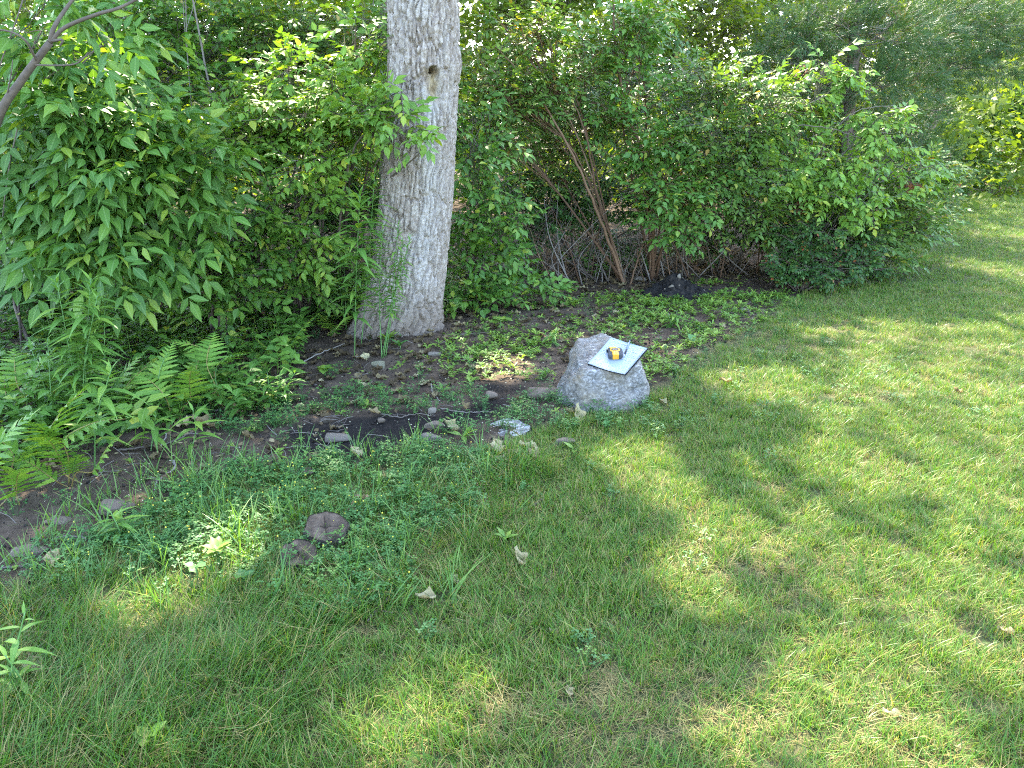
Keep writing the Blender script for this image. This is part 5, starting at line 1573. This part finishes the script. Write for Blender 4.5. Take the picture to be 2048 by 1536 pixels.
for a in [('curled tan dry leaf standing against the foot of the boulder', 1152, 836, 1.15, .4, 0, (.9, .2)), ('small tan dry leaf left of the curled one at the boulder', 1136, 832, .7, 1.9, 1, (.8, 0)),
          ('pale dry leaf at the top of the cluster below the grey stump', 1054, 906, 1.0, 1.4, 2, (.3, .2)), ('grey dry leaf at the left of the cluster below the grey stump', 992, 905, 1.2, .3, 3, (.3, 0)),
          ('bleached dry leaf in the middle of the cluster below the grey stump', 1028, 918, 1.0, 2.2, 4, (.3, 0)), ('bleached dry leaf lowest in the cluster below the grey stump', 1002, 934, .9, 1.2, 5, (.2, .3)), ('dry leaf right of the cluster below the grey stump', 1064, 920, .9, .7, 6, (.4, 0)),
          ('crumpled brown dry leaf in the middle of the lawn', 1034, 1128, .85, .6, 0, (.5, .3)), ('brown dry leaf by the broken stick in the grass', 850, 1208, .75, 1.6, 1, (.2, 0)),
          ('grey dry leaf right of the larger brown stump', 704, 1032, .8, .2, 2, (.5, 0)), ('brown dry leaf above the grey leaf by the stump', 722, 1008, .7, 1.5, 3, (.2, .3)),
          ('crumpled dry leaf in the long grass at the left edge', 66, 1346, .8, .9, 4, (.4, .2)), ('dry leaf in the bare soil at the left edge', 110, 1132, 1.0, .5, 5, (.1, 0)),
          ('pale dry leaf in the litter right of the ferns', 345, 835, 1.1, .5, 6, (.3, 0)), ('large dry leaf in the litter under the ferns', 405, 858, 1.3, 1.6, 0, (.4, 0)), ('dry leaf at the right end of the fern litter', 468, 838, 1.2, 2.4, 1, (.2, 0)), ('brown dry leaf in the fern litter near the twig', 370, 862, 1.1, 2.9, 2, (.2, .2)),
          ('dry leaf lying on the black compost edge', 712, 915, .9, .8, 3, (.2, 0)), ('dry leaf in the soil under the trunk', 730, 722, .9, .4, 4, (.3, 0)), ('dry leaf in the soil left of the grey stump', 900, 862, 1.0, 1.1, 5, (.5, 0)), ('pale dry leaf in the soil above the grey stump', 928, 822, .8, .5, 6, (.2, .3)), ('dry leaf beside the white stone', 748, 834, .7, 1.5, 0, (.3, 0)),
          ('tiny dry leaf on the lawn right of the boulder', 1325, 808, .6, .8, 1, (.3, 0)), ('brown dry leaf on the far lawn at right', 1912, 790, .7, .2, 2, (.1, 0)), ('grey dry leaf on the lawn behind the notebook', 1655, 690, .6, .9, 3, (.1, 0)), ('dead grey green leaf on the lawn right of the boulder', 1450, 770, .8, 1.4, 4, (.1, 0)),
          ('small dry leaf in the shaded grass by the twig', 908, 1166, .55, .5, 5, (.3, 0)), ('tiny dry leaf on the lower lawn', 1106, 1275, .45, .7, 6, (.2, 0)), ('tiny pale leaf at the bottom of the lawn', 1137, 1390, .4, .3, 0, (.2, 0)), ('tiny pink dry leaf on the right lawn', 1557, 1143, .4, 1.0, 1, (.2, 0)), ('tiny dry leaf near the bottom right sun patch', 1780, 1438, .5, 1.3, 2, (.2, 0)), ('brown dry leaf at the right edge of the lawn', 2008, 1270, .5, 1.1, 3, (.2, 0)), ('pale dry leaf high in the weeds behind the notebook', 1445, 655, .6, .4, 4, (.5, 0))]:
    dry_leaf(*a)

def fallen_twig(label, pts, r, mat='greytwig', lift=.012):
    P = np.array([ground(*q) + [0, 0, lift] for q in pts])
    p = bez(P, 6 * len(pts))
    p[1:-1] += (rng.random((len(p) - 2, 3)) - .5) * .008
    B = Buf()
    B.add(*tube(p, np.linspace(r, r * .5, len(p)), 7), None, random.random())
    for q in range(2):
        s0 = p[random.randint(2, len(p) - 2)]; e = s0 + np.array([rng.normal(0, .05), rng.normal(0, .05), .012])
        B.add(*tube(np.array([s0, (s0 + e) / 2 + rng.normal(0, .006, 3), e]), [r * .5, r * .4, r * .2], 5), None, random.random())
    o = obj('fallen_twig', B.mesh('fallen_twig', [M[mat]], True, P[0]), None, None, P[0])
    return tag(o, label, 'twig', 'twigs lying on the ground')
for a in [('pale curved twig in the grass below the grey stump', [(1085, 1003), (1052, 1025), (1044, 1050), (1070, 1062)], .005), ('brown broken stick in the grass, upper piece', [(853, 1135), (836, 1148), (820, 1165)], .008, 'redcane'), ('long dark stick in the grass, lower piece', [(785, 1195), (760, 1220), (735, 1248)], .008, 'twig'),
          ('bent grey twig in front of the fern litter', [(470, 818), (400, 830), (350, 850), (320, 900)], .007), ('long grey twig lying under the ferns', [(235, 905), (300, 898), (350, 885), (385, 868)], .006), ('forked grey twig in the clover edge', [(345, 925), (350, 940), (318, 965), (310, 985)], .006), ('pale twig across the bare soil at left', [(0, 1142), (40, 1138), (70, 1136)], .005), ('short pale twig on the soil left', [(110, 1082), (150, 1078), (190, 1086)], .006),
          ('pale twig leaning out of the shade left of the trunk', [(600, 735), (640, 715), (690, 695)], .005, 'greytwig', .03), ('curved twig in the dark soil under the trunk', [(862, 770), (866, 790), (880, 805)], .004), ('thin twig lying across the dark soil', [(762, 832), (800, 838), (830, 832), (870, 835)], .004), ('twig in the soil left of the round brown stone', [(880, 820), (930, 828), (985, 826)], .004), ('root like twig right of the trunk foot', [(880, 690), (930, 672), (985, 668)], .005, 'twig'), ('pale twig on the lawn right of the boulder', [(1475, 818), (1510, 815), (1545, 818)], .003), ('grey twig under the thicket by the mossy stone', [(1340, 545), (1410, 530), (1480, 512)], .007), ('short pale stick in the long grass', [(448, 1322), (475, 1314)], .005), ('pale dead stalk in the grass at bottom left', [(620, 1340), (655, 1318)], .005)]:
    fallen_twig(*a)

# ------------------------------------------------------------------ ground cover
def in_view(P, m=.6, ymax=60):
    pj = proj(np.c_[P, np.zeros(len(P))])
    mm = m * FPX / np.maximum(pj[:, 2], .3)
    return (pj[:, 2] > .2) & (pj[:, 0] > -mm) & (pj[:, 0] < 2048 + mm) & (pj[:, 1] < 1536 + mm) & (P[:, 1] < ymax)

def rand_pts(x0, x1, y0, y1, per):
    n = int((x1 - x0) * (y1 - y0) * per)
    P = np.stack([rng.uniform(x0, x1, n), rng.uniform(y0, y1, n)], 1)
    return P[in_view(P)]

def gz(P, off=0.0):
    z = terrain(P[:, 0], P[:, 1])
    return np.c_[P, z + off]

rockd = lambda P: np.hypot((P[:, 0] - .575) / .26, (P[:, 1] - 4.5) / .20)

def lawn():
    srcs = [tuft('t', M['grass'], 22, .022, .050, .0029, .036, 1.0, 3, .12, rv=.6) for k in range(4)] + [tuft('t', M['grass'], 18, .035, .068, .0029, .035, .9, 3, .08, rv=.6) for k in range(2)] + [tuft('t', M['thatch'], 18, .03, .06, .0018, .04, 1.6, 3, 0, .55) for k in range(2)]
    P = np.concatenate([rand_pts(-2.5, 5, .9, 4.2, 1250), rand_pts(-1, 8, 4.2, 8, 800), rand_pts(1, 14, 8, 18.5, 330)])
    far = rand_pts(8, 34, 18.5, 44, 45)
    P = np.concatenate([P, far])
    sd = -sdist(P, BED)
    nz = fbm(P * 4, 101, 3)
    ok = sd + .20 * (nz - .5) > .02
    lg = sdist(P, LONG)
    ok &= (lg < .05) | (rng.random(len(P)) < .5)
    cl = sdist(P, CLOVER)
    ok &= (cl < 0) | (rng.random(len(P)) < .6)
    ok &= rockd(P) > .86
    bald = fbm(P * 2.2, 103, 3)
    nearbed = sstep(.7, .0, sd)
    ok &= rng.random(len(P)) > np.clip((bald - .52) * 5, 0, .8) * nearbed
    P, bald, sd = P[ok], bald[ok], sd[ok]
    n = len(P)
    sc = (.75 + .5 * fbm(P * 1.3, 105, 3)) * rng.uniform(.75, 1.2, n) * (1 + .25 * sstep(7, 18, P[:, 1]) + 1.2 * sstep(18, 22, P[:, 1]))
    az = (fbm(P * .9, 107, 2)) * 12 + rng.normal(0, 1.0, n)
    lean = rng.uniform(0, .35, n)
    rot = np.stack([lean * np.cos(az), lean * np.sin(az), rng.uniform(0, 6.28, n)], 1)
    idx = rng.integers(0, 6, n)
    th_ = rng.random(n) < .10 + .45 * np.clip((bald - .5) * 4, 0, 1)
    idx = np.where(th_, rng.integers(6, 8, n), idx)
    tint = .12 + .55 * np.clip((fbm(P * 1.7, 109, 3) - .3) / .4, 0, 1) * .8 + rng.uniform(-.1, .1, n) + .05 * sstep(0, 3, P[:, 0])
    tint = np.clip(tint - .02, 0, .60)
    scatter('lawn_grass', srcs, gz(P), rot, sc, idx, tint, 'short mown lawn grass')
lawn()

def long_grass():
    srcs = [tuft('t', M['longgrass'], 15, .07, .17, .0030, .05, .85, 4, .10, dirb=1.2, rv=.6) for k in range(5)] + [tuft('t', M['thatch'], 16, .06, .12, .0018, .05, 1.5, 3, 0, .6) for k in range(2)]
    P = rand_pts(-3.2, 1, .9, 5, 820)
    ok = sdist(P, LONG) + .2 * (fbm(P * 4, 111, 3) - .5) > 0
    cl = sdist(P, CLOVER)
    ok &= (cl < 0) | (rng.random(len(P)) < .3)
    bald = fbm(P * 2.5, 112, 3)
    ok &= rng.random(len(P)) > np.clip((bald - .55) * 5, 0, .8)
    P = P[ok]; n = len(P)
    sc = .6 + .6 * fbm(P * 1.8, 113, 2) * rng.uniform(.7, 1.2, n)
    az = -1.0 + 2.2 * (fbm(P * .8, 115, 2) - .5) * 2 + rng.normal(0, .8, n)
    rot = np.stack([rng.normal(0, .2, n), rng.uniform(-.1, .5, n), az], 1)
    idx = np.where(rng.random(n) < .15, rng.integers(5, 7, n), rng.integers(0, 5, n))
    scatter('long_grass', srcs, gz(P), rot, sc, idx, np.clip(fbm(P * 2, 117, 3) * .8 - .1, 0, .72), 'long unmown grass at the lower left')
long_grass()

def broad_grass():
    srcs = [tuft('t', M['crab'], 8, .08, .17, .0060, .03, .9, 5) for k in range(4)]
    P = np.concatenate([rand_pts(-2.3, .3, 2.2, 3.9, 75), rand_pts(-2, 1.5, 1, 4, 5)])
    L = np.concatenate([CLOVER])
    ok = (sdist(P, CLOVER) > -.25)
    P = P[ok]; n = len(P)
    scatter('broad_grass', srcs, gz(P), np.stack([rng.normal(0, .15, n), rng.normal(0, .15, n), rng.uniform(0, 6.28, n)], 1), rng.uniform(.6, 1.15, n), rng.integers(0, 4, n), rng.uniform(0, .6, n), 'broad bladed grass tufts in the clover')
broad_grass()

def trifoliate(name, mat, nl, hmin, hmax, s, spread):
    B = Buf()
    for k in range(nl):
        a = random.uniform(0, 6.28); r = spread * math.sqrt(random.random())
        x, y = r * math.cos(a), r * math.sin(a); h = random.uniform(hmin, hmax)
        V, F = tube(np.array([[x * .3, y * .3, 0], [x, y, h]]), [.0008, .0006], 3, False)
        B.add(V, F, None, .2)
        a0 = random.uniform(0, 6.28); rr = random.uniform(0, .35)
        tl = np.array([random.gauss(0, .25), random.gauss(0, .25)])
        for q in range(3):
            az = a0 + q * 2.094; l = s * random.uniform(.8, 1.2)
            dx, dy = math.cos(az), math.sin(az)
            p = lambda f, w: np.array([x + dx * l * f - dy * w * l, y + dy * l * f + dx * w * l, h + (dx * tl[0] + dy * tl[1]) * l * f + abs(w) * l * .35])
            B.add([p(0, 0), p(.6, .42), p(1.0, .25), p(.93, 0), p(1.0, -.25), p(.6, -.42)], [(0, 3, 1), (1, 3, 2), (0, 5, 3), (5, 4, 3)], [(.5, 0), (0, .6), (.2, 1), (.5, .9), (.8, 1), (1, .6)], rr)
    return B.mesh(name, [mat])

def clover():
    srcs = [trifoliate('t', M['clover'], 12, .02, .075, .011, .05) for k in range(5)]
    P = np.concatenate([rand_pts(-2.8, .8, 1.6, 4.6, 420), rand_pts(-2.2, 3, 3.4, 7.2, 26)])
    sd = sdist(P, CLOVER) + .3 * (fbm(P * 4, 121, 3) - .5)
    pr = np.clip(sstep(-.12, .08, sd) * np.clip(1.5 - 2.2 * np.abs(fbm(P * 3, 123, 3) - .5), .2, 1) * .72 + .012, 0, 1)
    far = P[:, 1] > 3.9
    pr = np.where(far, np.maximum(pr, .35), pr)
    pr = np.where(sdist(P, COMPOST) > .02, pr * .25, pr)
    ok = (rng.random(len(P)) < pr) & (rockd(P) > 1)
    P = P[ok]; n = len(P)
    scatter('clover_patch', srcs, gz(P), np.stack([np.zeros(n), np.zeros(n), rng.uniform(0, 6.28, n)], 1), rng.uniform(.7, 1.25, n), rng.integers(0, 5, n), rng.uniform(0, .75, n), 'bluish clover patch between lawn and soil')
    # yellow bloom heads
    import bmesh
    bm = bmesh.new(); bmesh.ops.create_icosphere(bm, subdivisions=1, radius=.0032)
    me = bpy.data.meshes.new('bloom'); bm.to_mesh(me); bm.free(); me.materials.append(plain('bloom_yellow', (.62, .50, .05), .6))
    Q = P[sdist(P, CLOVER) > -.1]
    Q = Q[rng.random(len(Q)) < .3] + rng.normal(0, .03, (int((rng.random(1) * 0)[0]) + 1, 2)) * 0
    n = len(Q)
    Z = gz(Q, 0); Z[:, 2] += rng.uniform(.05, .10, n)
    scatter('clover_blooms', [me], Z, np.zeros((n, 3)), rng.uniform(.7, 1.2, n), np.zeros(n), np.zeros(n), 'tiny yellow blooms dotted over the clover')
clover()

def weeds():
    def ros(nl, L, W, up, h=0):
        B = Buf()
        for k in range(nl):
            az = k * 2.4 + random.uniform(-.4, .4)
            v, f, u = leaf_geo(L * random.uniform(.6, 1.15), W * random.uniform(.8, 1.1), 3, .3, random.uniform(.2, .7), .6, 0, .58)
            d = np.array([[math.cos(az), math.sin(az), up * random.uniform(.5, 1.6)]])
            fm = frame_m(d, np.array([[0, 0, 1.0]]))[0]
            B.add(v @ fm.T + [0, 0, .004 + h * random.random()], f, u, random.uniform(0, .3))
        return B.mesh('t', [M['weed']])
    srcs = [ros(6, .045, .015, .5) for k in range(3)] + [ros(9, .06, .017, .7, .03) for k in range(3)] + [ros(4, .020, .010, .6) for k in range(3)] + [ros(8, .040, .020, .5, .06) for k in range(2)]
    P = np.concatenate([rand_pts(-3, 4.2, 2.2, 8.8, 620)])
    bs = sdist(P, BED)
    w = sdist(P, WEEDY)
    pr = sstep(-.15, .1, bs) * (.10 + .8 * sstep(-.25, .15, w + .4 * (fbm(P * 3, 131, 3) - .5)))
    pr *= np.where(sdist(P, COMPOST) > 0, .5, 1)
    pr *= sstep(2.4, .9, bs)                       # none deep in the wood
    pr *= np.where((P[:, 1] < 3.3), .5, 1)
    pr *= .15 + .95 * sstep(.36, .62, fbm(P * 2.6, 133, 4))
    pl = np.hypot((P[:, 0] - ground(1350, 590)[0]) / .36, (P[:, 1] - ground(1350, 590)[1]) / .26)
    ok = (rng.random(len(P)) < pr) & (rockd(P) > 1.02) & (pl > .95) & (np.hypot(P[:, 0] + .85, P[:, 1] - 6.02) > .34)
    P = P[ok]; n = len(P)
    ww = sdist(P, WEEDY)
    idx = np.where(ww > -.1, rng.choice([0, 1, 2, 3, 4, 5, 9, 10], n), rng.choice([0, 1, 2, 6, 7, 8, 6, 7, 8, 9], n))
    scatter('bed_weeds', srcs, gz(P, .012), np.stack([rng.normal(0, .15, n), rng.normal(0, .15, n), rng.uniform(0, 6.28, n)], 1), rng.uniform(.45, 1.05, n), idx, rng.uniform(0, .7, n), 'bright green weed seedlings over the bed')
    # tiny shed petals and seed husks
weeds()

def undergrowth():
    def herb(nl, L, W, h):
        B = Buf()
        for q in range(3):
            x, y = random.gauss(0, .04), random.gauss(0, .04); hh = h * random.uniform(.6, 1.2)
            V, F = tube(np.array([[x * .3, y * .3, 0], [x, y, hh * .5], [x * 1.6, y * 1.6, hh]]), [.002, .0017, .001], 4, False)
            B.add(V, F, None, .1)
            for k in range(nl):
                t = .3 + .7 * (k + 1) / nl; az = k * 1.9 + random.uniform(-.4, .4)
                v, f, u = leaf_geo(L * random.uniform(.6, 1.15), W * random.uniform(.8, 1.1), 3, .3, random.uniform(.2, .7), .8, 0, .42)
                fm = frame_m(np.array([[math.cos(az), math.sin(az), random.uniform(-.1, .5)]]), np.array([[0, -.2, 1.0]]))[0]
                B.add(v @ fm.T + [x * (.3 + 1.3 * t), y * (.3 + 1.3 * t), hh * t], f, u, random.uniform(0, .5))
        return B.mesh('t', [M['dogwood']])
    srcs = [herb(7, .085, .042, .22) for k in range(3)] + [herb(6, .07, .036, .14) for k in range(2)]
    P = rand_pts(-5, 5, 3, 9.5, 42)
    bs = sdist(P, BED)
    lft = sstep(-.2, -1.0, P[:, 0])
    pr = lft * sstep(.55, 1.0, bs + .25 * (fbm(P * 3, 141, 3) - .5)) + (1 - lft) * .35 * sstep(1.6, 2.2, bs) * (fbm(P * 2, 143, 2) > .45)
    pr *= np.where(bs > 4, 0, 1)
    ok = (rng.random(len(P)) < pr) & (np.hypot(P[:, 0] + .85, P[:, 1] - 6.02) > .42)
    # keep the ground in front of the trunk open
    front = (P[:, 0] > -1.5) & (P[:, 0] < .2) & (P[:, 1] < 6.1)
    P = P[ok & ~front]; n = len(P)
    scatter('undergrowth', srcs, gz(P), np.stack([rng.normal(0, .15, n), rng.normal(0, .15, n), rng.uniform(0, 6.28, n)], 1), rng.uniform(.7, 1.4, n), rng.integers(0, 5, n), rng.uniform(0, .8, n), 'leafy undergrowth in the shade at the foot of the shrubs')
undergrowth()

def litter():
    def curl(L, W, mat):
        v, f, u = dry_geo(L, W, random.randint(0, 999))
        f3 = np.concatenate([f[:, [0, 1, 2]], f[:, [0, 2, 3]]])
        return mesh_np('t', v, f3, [mat], u, np.zeros(len(v)), True)
    def frag():
        v, f, u = leaf_geo(.035, .022, 3, random.uniform(-.6, .6), random.uniform(-.6, .6))
        return mesh_np('t', v + [0, 0, .004], f, [M['litter']], u, np.zeros(len(v)))
    def stick():
        V, F = tube(bez([[-.05, 0, .004], [0, random.uniform(-.012, .012), .010], [.05, 0, .005]], 6), .0016, 4)
        return mesh_np('t', V, F, [M['greytwig']], None, np.zeros(len(V)))
    srcs = [curl(.07, .05, M['litter']) for k in range(4)] + [frag() for k in range(3)] + [stick() for k in range(3)]
    P = rand_pts(-4.5, 6.5, 1.6, 10.5, 150)
    bs = sdist(P, BED)
    pr = sstep(-.05, .15, bs) * (.25 + .75 * sstep(.5, 1.4, bs))
    pr *= np.where(sdist(P, COMPOST) > 0, .6, 1)
    extra = np.concatenate([rand_pts(-2.2, -.9, 3.3, 4.6, 200)])
    ok = rng.random(len(P)) < pr
    P = P[ok]
    ex = extra[(sdist(extra, BED) > .02) & (sdist(extra, BED) < .8)]
    P = np.concatenate([P, ex]); P = P[rockd(P) > 1.05]; n = len(P)
    bs = sdist(P, BED)
    idx = np.where(bs > .7, rng.choice([0, 1, 2, 3, 4, 5, 6, 7], n), rng.choice([4, 5, 6, 4, 5, 6, 7, 8, 9, 0], n))
    scatter('leaf_litter', srcs, gz(P, .008), np.stack([rng.normal(0, .25, n), rng.normal(0, .25, n), rng.uniform(0, 6.28, n)], 1), rng.uniform(.6, 1.3, n), idx, rng.uniform(0, 1, n), 'brown leaf litter and twig bits on the soil')
    # crumbs of soil
    P = rand_pts(-2.6, 4, 1.9, 8.2, 330)
    bs = sdist(P, BED)
    ok = (bs > -.03) & (bs < 2) & (rng.random(len(P)) < .9)
    P = P[ok]; n = len(P)
    cr = [rock_mesh([((math.cos(k * 2.4 + q) * math.sin(k), math.sin(k * 2.4 + q) * math.sin(k), math.cos(k)), .8 + .03 * k) for k in range(9)] + [((1, 0, 0), 1), ((-1, 0, 0), 1), ((0, 1, 0), 1), ((0, -1, 0), 1), ((0, 0, 1), 1), ((0, 0, -1), 1)], np.array([q * 5.0, 0, 0]), 1, 5, .10, 2, 190 + q, M['crumb']) for q in range(3)]
    scatter('soil_crumbs', cr, gz(P, .006), rng.uniform(0, 6.28, (n, 3)), rng.uniform(.002, .006, n) * rng.choice([1, 1, 1.7], n), rng.integers(0, 3, n), rng.uniform(0, 1, n), 'loose crumbs of soil on the bed')
    # pale specks: shed petals and husks
    sp = leaf_geo(.010, .006, 2, .3, .3)
    me = mesh_np('t', sp[0], sp[1], [plain('husk', (.50, .46, .30), .7)], sp[2])
    P = rand_pts(-2.2, 2.4, 3.0, 7.4, 110)
    ok = (sdist(P, BED) > 0) & (sdist(P, BED) < 1.5)
    P = P[ok]; n = len(P)
    scatter('shed_husks', [me], gz(P, .014), rng.uniform(-.4, .4, (n, 3)) + np.stack([np.zeros(n), np.zeros(n), rng.uniform(0, 6, n)], 1), rng.uniform(.6, 1.4, n), np.zeros(n), np.zeros(n), 'pale shed husks dotting the soil')
litter()

def verge():
    srcs = [tuft('t', M['longgrass'], 26, .2, .5, .008, .15, .7, 3, .2) for k in range(3)]
    P = np.stack([rng.uniform(8.6, 13.5, 900), rng.uniform(17.5, 21, 900)], 1)
    sd = sdist(P, BED)
    P = P[(sd > -.15) & (sd < 1.2)]; n = len(P)
    scatter('tall_verge_grass', srcs, gz(P), np.stack([np.zeros(n), np.zeros(n), rng.uniform(0, 6, n)], 1), rng.uniform(.6, 1.1, n), rng.integers(0, 3, n), rng.uniform(.3, .7, n), 'sunlit tall grass under the far bushes')
verge()
print('STATS', stats, 'objects', len(bpy.data.objects))
